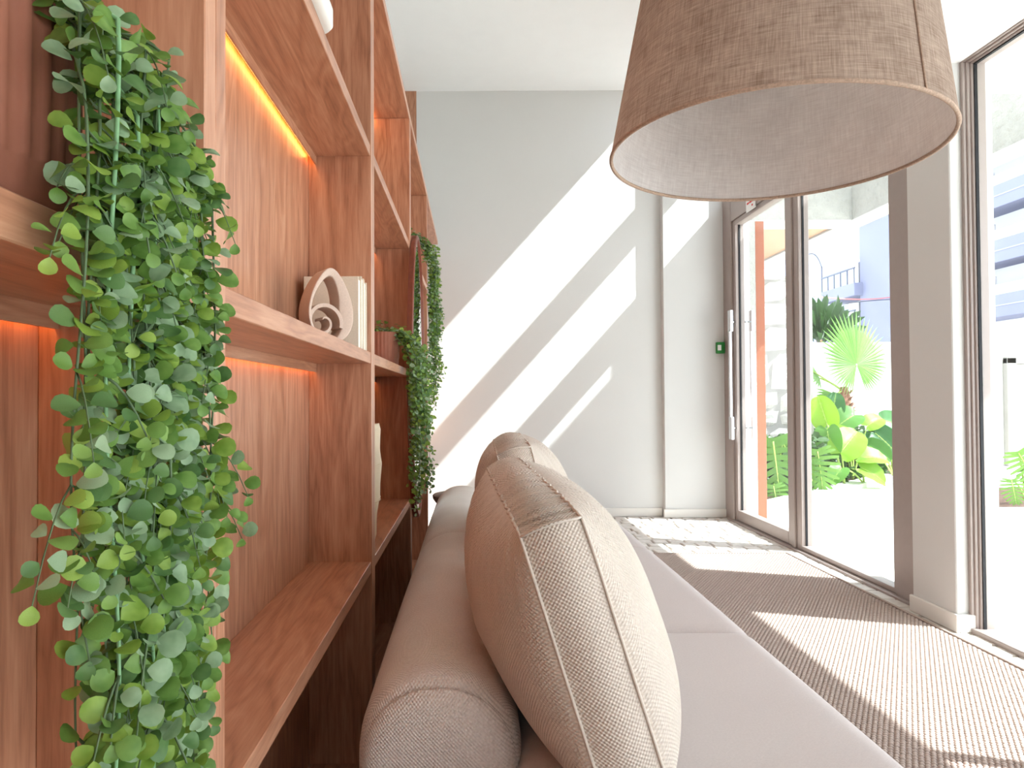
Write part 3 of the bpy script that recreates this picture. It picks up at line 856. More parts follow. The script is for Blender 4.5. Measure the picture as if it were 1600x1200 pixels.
# ---- side table beyond the sofa
stb = thing('side_table', (-0.05, 3.66, 0.016), 'round dark taupe side table behind the sofa end', 'table')
part('table_top', MB().lathe([(0, 0.40), (0.12, 0.40), (0.165, 0.412), (0.178, 0.432), (0.18, 0.448), (0.176, 0.452), (0, 0.452)], (-0.05, 3.66, 0.0), 48), M['tabletop'], stb)
part('pedestal', MB().lathe([(0.0, 0.016), (0.11, 0.016), (0.11, 0.026), (0.03, 0.04), (0.024, 0.2), (0.03, 0.37), (0.06, 0.402), (0, 0.402)], (-0.05, 3.66, 0), 32), M['tabletop'], stb)

# ---- door release box and sign
ex = thing('door_release_box', (2.065, YB-0.085, 1.36), 'small green door release box on the pilaster by the door', 'door release')
part('housing', B((2.03, YB-0.10, 1.36), (2.098, YB-0.066, 1.455), 0.005), M['green'], ex)
part('button_plate', B((2.035, YB-0.106, 1.385), (2.065, YB-0.099, 1.43), 0.002), M['signwhite'], ex)
sg = thing('door_sign', (XD-0.004, 4.78, 2.42), 'small white sign with red print above the door leaf', 'sign')
part('board', B((XD-0.006, 4.70, 2.40), (XD-0.0005, 4.86, 2.52), 0.001), M['signwhite'], sg)
pr = MB()
for z, segs in ((2.485, ((4.715, 4.735), (4.742, 4.765), (4.772, 4.788), (4.796, 4.82), (4.826, 4.846))), (2.455, ((4.72, 4.75), (4.757, 4.80), (4.807, 4.842))), (2.425, ((4.74, 4.76),))):
    for a, b in segs: pr.box((XD-0.0072, a, z), (XD-0.0058, b, z+0.014))
part('print', pr, M['signred'], sg)

# ================================================================== TRAILING PLANTS
def leaf_mesh(name, mat, fold=0.18, lo=False):
    mb = MB()
    if lo:
        vs = [(0, 0, 0), (0.3, 0.36, 0.05), (0.76, 0.42, 0.05), (1, 0, -0.08), (0.76, -0.42, 0.05), (0.3, -0.36, 0.05)]
        mb.add(vs, [(0, 3, 2, 1), (0, 5, 4, 3)], None, 0, True)
    else:
        xs = [0.0, 0.12, 0.30, 0.54, 0.78, 0.93, 1.0]; ws = [0.03, 0.20, 0.38, 0.48, 0.44, 0.28, 0.10]
        vs = []; fs = []
        for x, w in zip(xs, ws):
            zc = 0.10*sin(x*pi*0.9) - 0.10*x*x
            vs += [(x, -w, zc+fold*w), (x, -w*0.5, zc+fold*w*0.3), (x, 0, zc), (x, w*0.5, zc+fold*w*0.3), (x, w, zc+fold*w)]
        for i in range(len(xs)-1):
            for k in range(4): fs.append((i*5+k, (i+1)*5+k, (i+1)*5+k+1, i*5+k+1))
        mb.add(vs, fs, None, 0, True)
    return mb.mesh(name, mat, recalc=False)
LM = [leaf_mesh('leaf', m_) for m_ in LEAF]
LMlo = [leaf_mesh('leaf_small', m_, lo=True) for m_ in LEAF]

def leaf_matrix(p, d, nrm, L):
    d = d.normalized(); s_ = nrm.cross(d)
    if s_.length < 1e-4: s_ = Vector((0, 1, 0)).cross(d)
    s_.normalize(); z_ = d.cross(s_)
    R = Matrix((d, s_, z_)).transposed().to_4x4()
    return Matrix.Translation(p) @ R @ Matrix.Scale(L, 4)

def strand_pts(rn, start, edge, end_z, wob, drift, n):
    """from the pot over the shelf edge and down"""
    pts = []; k1 = rn.uniform(0, 6); k2 = rn.uniform(0, 6)
    top = Vector((start.x*0.5+edge.x*0.5, start.y*0.5+edge.y*0.5, max(start.z, edge.z)+rn.uniform(0.01, 0.035)))
    for i in range(6):
        f = i/6; pts.append(start*(1-f)**2 + top*2*f*(1-f) + edge*f*f)
    L = edge.z - end_z
    for i in range(n+1):
        f = i/n
        pts.append(edge + Vector((drift.x*f + wob*sin(k1+f*L*14)*f**0.6, drift.y*f + wob*sin(k2+f*L*11)*f**0.6, -L*f)))
    return pts

def vine(label, pot_c, pot_r, pot_h, shelf_z, strands, seed, leaf_len, spacing, near, twigs, out_dir, clearx):
    rn = random.Random(seed)
    rt = thing('potted_vine', (pot_c[0], pot_c[1], shelf_z), label, 'plant', 'potted trailing vines in the bookcase')
    z0 = shelf_z
    ribs = 30
    def rib(a, r, z):
        if z < pot_h*0.24 or z > pot_h*0.985 or r < pot_r*0.7: return r
        return r*(1 + 0.022*(1 if cos(a*ribs) > 0 else -1)*min(1, abs(cos(a*ribs))*2.5))
    prof = [(0, 0.001), (pot_r*0.9, 0.001), (pot_r*0.96, 0.006), (pot_r*0.97, pot_h*0.235), (pot_r*0.98, pot_h*0.25), (pot_r, pot_h*0.6), (pot_r, pot_h*0.97), (pot_r*1.0, pot_h), (pot_r*0.92, pot_h), (pot_r*0.90, pot_h*0.86), (0, pot_h*0.84)]
    pot = part('pot', MB().lathe(prof, (pot_c[0], pot_c[1], z0), 240 if near else 120, rf=rib), M['terracotta'], rt)
    part('soil', MB().lathe([(pot_r*0.89, pot_h*0.86), (pot_r*0.6, pot_h*0.93), (pot_r*0.25, pot_h*0.98), (0, pot_h)], (pot_c[0], pot_c[1], z0), 24), M['soil'], rt)
    tw = MB()
    for i in range(9):
        a = rn.uniform(0, 2*pi); c0 = Vector((pot_c[0], pot_c[1], z0+pot_h*0.96)); r0 = pot_r*rn.uniform(0.2, 0.8)
        p0 = c0 + Vector((r0*cos(a), r0*sin(a), 0)); h_ = rn.uniform(0.02, 0.055)
        pts = [p0 + Vector((0.03*f*cos(a+1+f*2), 0.04*f*sin(a+1+f*2)-0.012*f, h_*sin(f*2.2))) for f in [k/7 for k in range(8)]]
        pts = [Vector((min(p.x, XF-0.012), p.y, p.z)) for p in pts]
        tw.tube(pts, 0.0009, 5, taper=0.4)
    part('dry_twigs', tw, M['twig'], rt)
    L = []   # (matrix, kind, priority)
    stems = MB()
    def put(p, d, nrm, ln):
        w = rn.random()
        kind = 0 if w < 0.36 else 1 if w < 0.62 else 2 if w < 0.84 else 3
        L.append((leaf_matrix(p, d, nrm, ln), kind))
    def clothe(pts, ln0, sp, mi, rad):
        stems.tube(pts, rad, 5, mi=mi, taper=0.55)
        acc = 0; side = rn.uniform(0, 6.28)
        for i in range(1, len(pts)):
            a, b = Vector(pts[i-1]), Vector(pts[i]); seg = (b-a).length; acc += seg
            while acc > sp:
                acc -= sp; p = b - (b-a)*(acc/max(seg, 1e-6)); side += 1.57 + rn.uniform(-0.5, 0.5)
                fz = i/len(pts)
                for s_ in (0, pi):
                    if rn.random() < 0.08: continue
                    an = side + s_
                    d = Vector((cos(an), sin(an), rn.uniform(-0.55, 0.35)))
                    if p.z < shelf_z+0.02 and p.x < clearx+0.012: d.x = abs(d.x)*0.8 + 0.1
                    nrm = Vector((0.35+rn.uniform(-0.6, 0.6)+out_dir[0], rn.uniform(-0.8, 0.5)+out_dir[1], 0.75+rn.uniform(-0.5, 0.4)))
                    put(p + d.normalized()*ln0*0.18, d, nrm, ln0*rn.uniform(0.68, 1.15))
        # tip leaf
        put(Vector(pts[-1]), Vector((rn.uniform(-.4, .4), rn.uniform(-.4, .4), -1)), Vector((0.7, -0.7, 0.2)), ln0*0.7)
    for (sx, ex_, ez, mi, rad) in strands:
        st = Vector(sx); ed = Vector(ex_)
        pts = strand_pts(rn, st, ed, ez, 0.009 if near else 0.012, Vector((rn.uniform(-0.004, 0.010), rn.uniform(-0.018, 0.018), 0)), 26)
        pts = [Vector((max(p.x, clearx) if p.z < shelf_z+0.012 else p.x, p.y, p.z)) for p in pts]
        clothe(pts, leaf_len, spacing, mi, rad)
        for _ in range(twigs):
            i = rn.randrange(5, len(pts)-1); a = rn.uniform(-2.2, 1.9); ln_ = rn.uniform(0.02, 0.055)*(1 if near else 1.1)
            d = Vector((abs(cos(a))*0.5+0.05, sin(a), -0.35)); p0 = pts[i]
            tp = [p0 + d*ln_*f + Vector((0, 0, -0.7*ln_*f*f)) for f in (0, 0.25, 0.5, 0.75, 1)]
            clothe(tp, leaf_len*0.85, spacing*0.95, 1, rad*0.6)
    # leaves on the soil crown
    for _ in range(130 if near else 60):
        a = rn.uniform(0, 2*pi); r_ = pot_r*rn.uniform(0.3, 1.15)
        p = Vector((min(pot_c[0]+r_*cos(a), clearx), pot_c[1]+r_*sin(a) + pot_r*0.55, z0+pot_h+rn.uniform(-0.03, 0.045)))
        put(p, Vector((abs(cos(a)), sin(a)*0.8, rn.uniform(-0.2, 0.5))), Vector((rn.uniform(-.3, .5), rn.uniform(-.6, .3), 1)), leaf_len*rn.uniform(0.8, 1.2))
    part('stem', stems, [M['stem'], M['stem2']], rt, recalc=False)
    camp = Vector((0, 0, 1))
    if near:
        L.sort(key=lambda e: (e[0].translation - camp).length - 0.12*max(-0.3, min(0.3, 0.3-abs(e[0].translation.z-0.98))))
        solo_l, rest = L[:300], L[300:]
        for mt, kd in solo_l: inst('leaf', LM[kd], mt, rt)
    else: rest = L
    fol = MB(); src = LM if near else LMlo
    for mt, kd in rest:
        me = src[kd]
        fol.add([mt @ v_.co for v_ in me.vertices], [tuple(p.vertices) for p in me.polygons], None, kd, True)
    part('foliage', fol, LEAF, rt, kind='stuff', recalc=False)
    return len(L)

# large vine beside the camera
rn = random.Random(21); st = []
pc = (-0.347, 0.435)
ends = [0.84, 0.66, 0.73, 0.70, 0.78, 0.66, 0.62, 0.69, 0.64, 0.71, 0.70, 0.62, 0.68, 0.64, 0.72, 0.60, 0.78, 0.66, 0.74, 0.63, 0.70, 0.82, 0.9, 0.69, 0.67, 0.88, 0.76]
for i, ez in enumerate(ends):
    f = i/(len(ends)-1)
    yy = 0.396 + 0.162*f + rn.uniform(-0.008, 0.008)
    s0 = (pc[0]+rn.uniform(0, 0.05), pc[1]+rn.uniform(-0.02, 0.05), SH[2]+0.145)
    e0 = (-0.248+rn.uniform(0.0, 0.020), yy, SH[2]+rn.uniform(0.05, 0.15))
    st.append((s0, e0, ez, 0 if i in (3, 7, 12) else 1, 0.0019 if i in (3, 7) else 0.0012))
vine('largest trailing vine with round leaves in a ribbed terracotta pot', pc, 0.068, 0.145, SH[2], st, 4, 0.0168, 0.0140, True, 7, (0.35, -0.75), -0.250)
# second vine, spilling in front of the mirror
rn = random.Random(33); st = []
pc = (-0.347, 2.46)
for i in range(15):
    s0 = (pc[0]+rn.uniform(-0.02, 0.05), pc[1]+rn.uniform(-0.04, 0.04), SH[2]+0.13)
    e0 = (-0.243+rn.uniform(0.0, 0.065), 2.42+rn.uniform(-0.07, 0.09), SH[2]+rn.uniform(0.02, 0.09))
    st.append((s0, e0, rn.choice([0.58, 0.62, 0.68, 0.75, 0.82, 0.9, 0.64]), 1 if i % 3 else 0, 0.0013))
vine('trailing vine spilling over the shelf in front of the oval mirror', pc, 0.066, 0.13, SH[2], st, 8, 0.021, 0.016, False, 6, (0.35, -0.6), -0.245)
# third vine, on the upper shelf beyond the mirror
rn = random.Random(41); st = []
pc = (-0.347, 3.22)
for i in range(14):
    s0 = (pc[0]+rn.uniform(-0.02, 0.05), pc[1]+rn.uniform(-0.04, 0.04), SH[3]+0.15)
    e0 = (-0.230+rn.uniform(0.0, 0.055), 3.24+rn.uniform(-0.03, 0.10), SH[3]+rn.uniform(0.0, 0.12))
    st.append((s0, e0, rn.choice([1.05, 1.1, 1.18, 1.25, 1.35, 0.98]), 1, 0.0013))
vine('trailing vine hanging from the upper shelf beside the end wall', pc, 0.066, 0.14, SH[3], st, 12, 0.021, 0.016, False, 6, (0.35, -0.6), -0.222)

# ================================================================== OUTDOORS
ZG = -0.12
struct('ground', B((2.24, -8, ZG-0.2), (40, 70, ZG)), M['paving'], 'pale sunlit paving outside')
struct('trim_5', B((2.20, -3, ZG), (2.26, 5.7, -0.01)), M['concrete'], 'pale door step edge outside')
# exterior return beyond the door, orange post
struct('wall_return', B((2.20, 5.69, ZG), (2.53, 5.95, 2.57)), M['stucco'], 'rough stucco wall return outside the door')
solo('post', B((2.532, 5.70, ZG), (2.615, 5.92, 2.57), 0.004), M['orange'], (2.57, 5.8, ZG), 'orange rust coloured upright post outside the door', 'post')
struct('wall_column', B((2.245, 3.05, ZG), (2.50, 3.33, 2.58)), M['stucco'], 'rough stucco column outside the window')
struct('wall_column_return', B((2.20, 2.75, ZG), (2.244, 3.30, 2.58)), M['wall'], 'smooth reveal beside the stucco column')
# pergola
pg = thing('pergola', (3.6, 3.0, 2.58), 'white rendered pergola of deep beams over the terrace', 'pergola')
part('fascia_beam', B((3.42, -3, 2.58), (3.60, 9.0, 3.64), 0.004), M['stucco'], pg)
part('cross_beam', B((2.2, 5.72, 2.58), (3.42, 5.98, 3.60), 0.004), M['stucco'], pg)
part('roof_slab', B((2.2, -3, 2.58), (3.42, 3.33, 2.85), 0.004), M['concrete'], pg)
part('soffit', B((2.2, 5.98, 2.60), (3.42, 8.2, 2.75)), M['soffit'], pg)
part('beam_band', B((3.41, -3, 2.572), (3.61, 8.2, 2.582), 0.002), M['concrete'], pg)
part('beam_band', B((2.2, 5.715, 2.572), (3.42, 5.99, 2.582), 0.002), M['concrete'], pg)

# stone wall, every stone built
sw = struct('wall_stone', B((2.2, 8.26, ZG), (4.40, 8.6, 2.56)), M['mortar'], 'white split stone wall at the terrace end')
rs = random.Random(17)
def stone(x0, x1, z0, z1):
    g = 0.011; nx, nz = 4, 4
    ctr = ((x0+x1)/2, (z0+z1)/2)
    k = [rs.uniform(-0.04, 0.04) for _ in range(8)]
    def fn(u, v):
        x = x0+g + (x1-x0-2*g)*u; z = z0+g + (z1-z0-2*g)*v
        x += k[0]*(1-u)*(v-.5) + k[1]*u*(v-.5); z += k[2]*(1-v)*(u-.5) + k[3]*v*(u-.5)
        e = min(u, 1-u, v, 1-v)
        d = 8.27 if e < 1e-6 else 8.235 - 0.05*min(1, e*4) + rs.uniform(-0.018, 0.018)
        return (x, d, z)
    m_ = MB(); m_.grid(fn, nx, nz, None, 0, False); part('stone', m_, M['stone'], sw)
z = ZG; 
while z < 2.5:
    h_ = rs.uniform(0.24, 0.52); h_ = min(h_, 2.56 - z)
    x = 2.25 + rs.uniform(-0.04, 0.1)
    while x < 4.38:
        w_ = rs.uniform(0.28, 0.62); w_ = min(w_, 4.40-x)
        if w_ < 0.15: break
        if h_ > 0.36 and rs.random() < 0.4:
            f = rs.uniform(0.4, 0.6); stone(x, x+w_, z, z+h_*f); stone(x, x+w_, z+h_*f, z+h_)
        else: stone(x, x+w_, z, z+h_)
        x += w_
    z += h_

# garden wall, gate, bed
struct('wall_garden', B((4.4, 10.2, ZG), (14, 10.4, 1.86)), M['concrete'], 'white rendered garden wall behind the palm')
gt = thing('garden_gate', (9.2, 10.1, ZG), 'grey metal gate in the garden wall', 'gate')
gm = MB(); gm.box((8.45, 10.10, ZG), (8.6, 10.19, 1.6), 0.01); gm.box((9.9, 10.10, ZG), (10.05, 10.19, 1.6), 0.01); gm.box((8.45, 10.10, 1.5), (10.05, 10.19, 1.62), 0.01)
part('gate_frame', gm, M['gate'], gt)
for k in range(6): part('gate_panel', B((8.6+0.216*k+0.006, 10.13, ZG+0.03), (8.6+0.216*(k+1)-0.006, 10.17, 1.5), 0.006), M['gate'], gt)
# bed: diagonal kerb
K0 = Vector((2.62, 5.99, 0)); K1 = Vector((5.75, 8.65, 0)); kd = (K1-K0).normalized(); kn = Vector((-kd.y, kd.x, 0))
def strip(a, b, w0, w1, z0, z1):
    m_ = MB(); A0, A1, B1, B0 = a+kn*w0, b+kn*w0, b+kn*w1, a+kn*w1
    vs = [(p.x, p.y, z0) for p in (A0, A1, B1, B0)] + [(p.x, p.y, z1) for p in (A0, A1, B1, B0)]
    m_.add(vs, [(0, 1, 5, 4), (1, 2, 6, 5), (2, 3, 7, 6), (3, 0, 4, 7), (4, 5, 6, 7), (3, 2, 1, 0)]); return m_
kerb = struct('kerb', strip(K0, K0+kd*0.02, 0, 0.16, ZG, ZG+0.05), M['concrete'], 'white kerb along the planting bed')
nk = 4; LK = (K1-K0).length
for k in range(nk):
    part('kerb_stone', strip(K0+kd*(LK*k/nk+0.006), K0+kd*(LK*(k+1)/nk-0.006), 0, 0.22, ZG, ZG+0.055), M['concrete'], kerb)
m = MB()
bedp = [K0+kn*0.2, K1+kn*0.2, Vector((7.5, 10.15, 0)), Vector((4.45, 10.15, 0)), Vector((4.45, 8.2, 0)), Vector((2.7, 8.2, 0))]
m.add([(p.x, p.y, ZG+0.03) for p in bedp] + [(p.x, p.y, ZG-0.05) for p in bedp], [tuple(range(6)), tuple(range(6, 12))[::-1]] + [(i, (i+1) % 6, 6+(i+1) % 6, 6+i) for i in range(6)])
struct('planting_bed', m, M['bed'], 'bark covered planting bed')
m = B((5.05, 6.15, ZG), (8.5, 7.6, ZG+0.03)); struct('planting_bed_small', m, M['bed'], 'small bark covered bed outside the window')
struct('kerb_small', B((4.95, 6.05, ZG), (8.6, 6.15, ZG+0.05), 0.005), M['concrete'], 'white kerb of the small bed')

def stalk(p0, p1, r, bow=0.1):
    p0, p1 = Vector(p0), Vector(p1); n_ = 8
    return [p0.lerp(p1, i/n_) + Vector((0, 0, bow*sin(pi*i/n_))) for i in range(n_+1)]
# ---- elephant ears
def ear_mesh(name, mat):
    mb = MB(); N_ = 14; vs = []; fs = []
    # heart outline from the stalk joint (x=0) to the tip (x=1), lobes behind x=0
    def half(f):  # f 0..1 from notch round lobe to tip
        a = f*pi
        x = 0.36 - 0.64*cos(a); w = 0.50*sin(a)**0.75*(1.06 - 0.34*f)
        if f < 0.08: x = -0.05 - 0.2*(f/0.08)
        return x, w
    for i in range(N_+1):
        x, w = half(i/N_); xc = max(0.0, x)
        for k, s_ in enumerate((-1, -0.66, -0.33, 0, 0.33, 0.66, 1)):
            xx = xc + (x-xc)*abs(s_)
            rip = 0.018*sin(i*2.1)*abs(s_)
            vs.append((xx, w*s_, 0.16*abs(s_)*w*2 - 0.30*xx*xx + 0.1*xx + rip))
    for i in range(N_):
        for k in range(6): fs.append((i*7+k, (i+1)*7+k, (i+1)*7+k+1, i*7+k+1))
    mb.add(vs, fs, None, 0, True)
    mid = [(x, 0, -0.30*x*x+0.1*x+0.006) for x in [k/8 for k in range(9)]]
    mb.tube(mid, 0.012, 5, mi=1, taper=0.3)
    for j in range(1, 6):
        x = j*0.14
        for s_ in (-1, 1):
            L_ = 0.34*(1-x*0.75)
            mb.tube([(x + L_*0.5*f, s_*L_*f, -0.30*(x+L_*0.5*f)**2 + 0.1*x + 0.3*L_*f*0.36+0.008) for f in (0, 0.5, 1)], 0.006, 4, mi=1, taper=0.3)
    return mb.mesh(name, [mat, M['stalk']], recalc=False)
EARS = {k: ear_mesh('leaf_blade', M[k]) for k in ('ear', 'ear_lime', 'ear_deep')}
def ear_plant(base, leaves, label):
    rt = thing('elephant_ear_plant', base, label, 'plant', 'big leaved plants in the bed')
    for (p, d, nrm, L_, kd) in leaves:
        p = Vector(p)
        part('leaf_stalk', MB().tube(stalk(base, p, 0.012, 0.05), 0.012, 6, taper=0.6), M['stalk'], rt)
        inst('leaf_blade', EARS[kd], leaf_matrix(p, Vector(d), Vector(nrm), L_), rt)
    return rt
cam_n = Vector((-0.5, -0.85, 0.25))
ear_plant((4.55, 7.85, ZG+0.03), [((4.485, 7.8, 0.321), (0.35, 0.15, 0.33), (-0.3, -0.85, 0.45), 0.44, 'ear_lime'),
                                  ((4.424, 8.0, 0.664), (-0.10, 0.1, 0.5), (-0.5, -0.85, 0.1), 0.36, 'ear_lime'),
                                  ((4.377, 7.9, 0.573), (0.02, -0.1, -0.5), (-0.6, -0.8, 0.2), 0.34, 'ear')],
          'lime green elephant ear plant at the front of the bed')
ear_plant((4.95, 8.35, ZG+0.03), [((4.998, 8.4, 0.748), (-0.42, -0.1, -0.22), (-0.2, -0.8, 0.55), 0.36, 'ear'),
                                ((5.183, 8.4, 0.614), (0.42, 0.1, 0.22), (-0.3, -0.8, 0.55), 0.28, 'ear_lime'),
                                ((4.777, 8.5, 0.762), (0.1, 0.0, 0.5), (-0.4, -0.9, 0.1), 0.30, 'ear_deep'),
                                ((4.847, 8.3, 0.436), (-0.4, -0.1, 0.25), (-0.2, -0.8, 0.5), 0.30, 'ear_lime')],
          'elephant ear plant growing around the palm trunk')
ear_plant((5.66, 8.62, ZG+0.03), [((5.338, 8.5, 0.507), (0.25, -0.1, -0.25), (-0.35, -0.8, 0.5), 0.38, 'ear_deep'),
                                 ((5.585, 8.7, 0.669), (0.4, 0, -0.1), (-0.3, -0.8, 0.5), 0.34, 'ear_deep'),
                                 ((5.05, 8.17, 0.362), (0.35, -0.2, -0.25), (-0.3, -0.8, 0.5), 0.30, 'ear'),
                                 ((5.624, 8.6, 0.415), (0.3, -0.2, -0.4), (-0.5, -0.8, 0.2), 0.32, 'ear_lime')],
          'deep green elephant ear plant beside the garden wall')
ear_plant((4.85, 7.95, ZG+0.03), [((4.772, 7.9, 0.242), (0.7, -0.1, 0.02), (-0.15, -0.6, 0.8), 0.34, 'ear_lime'),
                                 ((4.735, 7.8, 0.119), (0.7, -0.1, -0.35), (-0.15, -0.7, 0.7), 0.34, 'ear_lime'),
                                 ((4.42, 7.7, 0.13), (-0.35, -0.2, -0.3), (-0.2, -0.7, 0.7), 0.24, 'ear')],
          'low lime elephant ear plant spreading over the kerb')
# ---- monstera
def monstera_mesh(name):
    mb = MB(); nlobe = 9
    mb.tube([(x, 0, -0.25*x*x) for x in [k/8 for k in range(9)]], 0.016, 5, mi=1, taper=0.3)
    for s_ in (-1, 1):
        for j in range(nlobe):
            x0 = -0.05 + j*0.108; sweep = -0.35 + j*0.16
            L_ = 0.46*sin(pi*(0.18+0.76*(j+0.5)/nlobe))**0.8
            dx, dy = sin(sweep), cos(sweep)*s_
            vs = []; n_ = 5
            for i in range(n_+1):
                f = i/n_; w = 0.047*(1.05-0.35*f) if f < 0.85 else 0.02
                cx_, cy_ = max(x0, 0) + dx*L_*f, dy*L_*f
                for k in (-1, 1):
                    px_, py_ = cx_ + k*w*cos(sweep)*(1 if f > 0.05 else 1.1), cy_ - k*w*sin(sweep)*s_
                    vs.append((px_, py_, -0.25*px_*px_ + 0.12*abs(py_) - 0.5*abs(py_)**2))
            mb.add(vs, [(2*i, 2*i+1, 2*i+3, 2*i+2) for i in range(n_)], None, 0, True)
    return mb.mesh(name, [M['monstera'], M['stalk']], recalc=False)
MONS = monstera_mesh('monstera_leaf')
def monstera(base, leaves, label):
    rt = thing('monstera_plant', base, label, 'plant', 'split leaf plants in the beds')
    for (p, d, nrm, L_) in leaves:
        part('leaf_stalk', MB().tube(stalk(base, p, 0.01, 0.06), 0.011, 6, taper=0.6), M['stalk'], rt)
        inst('leaf_blade', MONS, leaf_matrix(Vector(p), Vector(d), Vector(nrm), L_), rt)
monstera((3.4, 7.2, ZG+0.03), [((3.26, 6.95, 0.514), (0.05, -0.1, -0.8), (-0.4, -0.9, 0.2), 0.62), ((3.436, 7.1, 0.489), (0.3, 0, -0.6), (-0.4, -0.9, 0.2), 0.5),
                               ((3.236, 6.9, 0.034), (0.0, -0.2, -0.5), (-0.4, -0.9, 0.3), 0.30)], 'split leaf monstera in front of the stone wall')
monstera((3.95, 7.5, ZG+0.03), [((3.927, 7.3, 0.372), (0.05, -0.1, -0.7), (-0.4, -0.9, 0.2), 0.48), ((3.825, 7.3, 0.27), (-0.2, -0.1, -0.6), (-0.4, -0.9, 0.2), 0.4)],
         'split leaf monstera at the corner of the stone wall')
monstera((5.6, 6.5, ZG+0.03), [((5.41, 6.35, 0.428), (0.15, -0.1, -0.4), (-0.5, -0.8, 0.2), 0.34), ((5.292, 6.3, 0.162), (-0.05, -0.2, -0.5), (-0.5, -0.8, 0.2), 0.24),
                              ((5.542, 6.4, 0.277), (0.4, 0, -0.4), (-0.5, -0.8, 0.3), 0.34)], 'split leaf monstera in the small bed outside the window')
# ---- fan palm
def fan_palm():
    base = Vector((5.08, 8.75, ZG+0.03)); rt = thing('fan_palm', base, 'young fan palm with one large round leaf against the garden wall', 'palm')
    part('trunk', MB().lathe([(0, 0), (0.12, 0), (0.11, 0.3), (0.10, 0.7), (0.085, 1.05), (0.04, 1.22), (0, 1.22)], base, 20, rf=lambda a, r, z: r*(1+0.12*sin(a*5+z*30))), M['trunk'], rt)
    rp = random.Random(6)
    for k in range(22):
        a = rp.uniform(0, 2*pi); z0 = rp.uniform(0.55, 1.15); r0 = 0.085
        p = base + Vector((r0*cos(a), r0*sin(a), z0)); q_ = p + Vector((0.07*cos(a), 0.07*sin(a), 0.05))
        part('trunk_scale', MB().tube([p, p.lerp(q_, 0.5)+Vector((0, 0, 0.005)), q_], 0.018, 5, taper=0.15), M['trunk'], rt)
    def fan(hub, R, tilt_n, a0, a1, n, updir, stalk_from):
        nn = Vector(tilt_n).normalized(); up = Vector(updir); up = (up - nn*up.dot(nn)).normalized(); sd_ = up.cross(nn)
        part('leaf_stalk', MB().tube(stalk(stalk_from, hub, 0.01, 0.02), 0.016, 6, taper=0.7), M['stalk'], rt)
        for i in range(n):
            a = a0 + (a1-a0)*i/(n-1); d = up*cos(a) + sd_*sin(a); pr_ = nn.cross(d).normalized()
            Lh = R*(0.76+0.24*cos(a))*(1 + rp.uniform(-0.04, 0.04)); da = (a1-a0)/(n-1)
            vs = []; xs = (0.02, 0.3, 0.62, 0.82, 1.0)
            for f in xs:
                w = Lh*f*math.tan(da/2) if f <= 0.62 else Lh*0.62*math.tan(da/2)*(1-f)/0.38
                c_ = hub + d*(Lh*f) - Vector((0, 0, 1))*(0.06*R*f**3 if f > 0.6 else 0)
                vs += [c_ + pr_*w, c_ + nn*(0.35*w), c_ - pr_*w]
            fs = []
            for k in range(len(xs)-1): fs += [(3*k, 3*k+1, 3*k+4, 3*k+3), (3*k+1, 3*k+2, 3*k+5, 3*k+4)]
            m_ = MB(); m_.add(vs, fs, None, 0, False); part('leaflet', m_, M['palm'], rt, recalc=False)
    top = base + Vector((0, 0, 1.15))
    fan(Vector((5.18, 8.62, 1.42)), 0.80, (0.35, -0.93, 0.12), -2.75, 2.75, 52, (0, 0, 1), top)
    fan(Vector((4.78, 8.8, 1.25)), 0.48, (0.5, -0.5, 0.5), -1.3, 1.3, 22, (-0.8, 0, 0.3), top)
    fan(Vector((4.95, 8.7, 1.02)), 0.42, (0.3, -0.9, 0.1), -1.0, 1.0, 16, (-0.7, 0, -0.6), top)
    pts = [top + Vector((-0.75*f, 0.05*f, 0.55*f - 0.05*f*f)) for f in [k/8 for k in range(9)]]
    part('leaf_stalk', MB().tube(pts, 0.012, 6, taper=0.5), M['stalk'], rt)
fan_palm()
# ---- low ground planting
rg = random.Random(3)
from mathutils.bvhtree import BVHTree
bpy.context.view_layer.update()
pv_, pf_ = [], []
for o_ in bpy.data.objects:
    r_ = o_
    while r_.parent: r_ = r_.parent
    if o_.type == 'MESH' and r_.name.split('.')[0] in ('elephant_ear_plant', 'monstera_plant', 'fan_palm'):
        k0 = len(pv_); pv_ += [o_.matrix_world @ v_.co for v_ in o_.data.vertices]; pf_ += [tuple(i_+k0 for i_ in p_.vertices) for p_ in o_.data.polygons]
plants = BVHTree.FromPolygons(pv_, pf_)
fol = MB(); me = LMlo[0]
for _ in range(8000):
    f = rg.random(); b_ = K0.lerp(K1, 0.30+0.80*f) + kn*rg.uniform(0.26, 1.2)
    if b_.y > 10.0 or b_.x < 3.0 or (b_.x < 4.6 and b_.y > 8.0): continue
    p = Vector((b_.x, b_.y, ZG+0.03+0.58*rg.random()**1.5))
    mt = leaf_matrix(p, Vector((rg.uniform(-1, 1), rg.uniform(-1, 0.6), rg.uniform(-0.3, 0.9))), Vector((rg.uniform(-.6, .4), -0.5, 0.7)), (ln_ := rg.uniform(0.06, 0.16)))
    if plants.find_nearest(mt @ Vector((0.5, 0, 0)))[3] < ln_*0.62: continue
    fol.add([mt @ Vector((v_.co.x, v_.co.y*0.7, v_.co.z)) for v_ in me.vertices], [tuple(p_.vertices) for p_ in me.polygons], None, 0, True)
o = solo('ground_cover', fol, M['dark_foliage'], (5.0, 8.6, ZG), 'low leafy ground cover filling the planting bed', 'ground cover', recalc=False); o['kind'] = 'stuff'

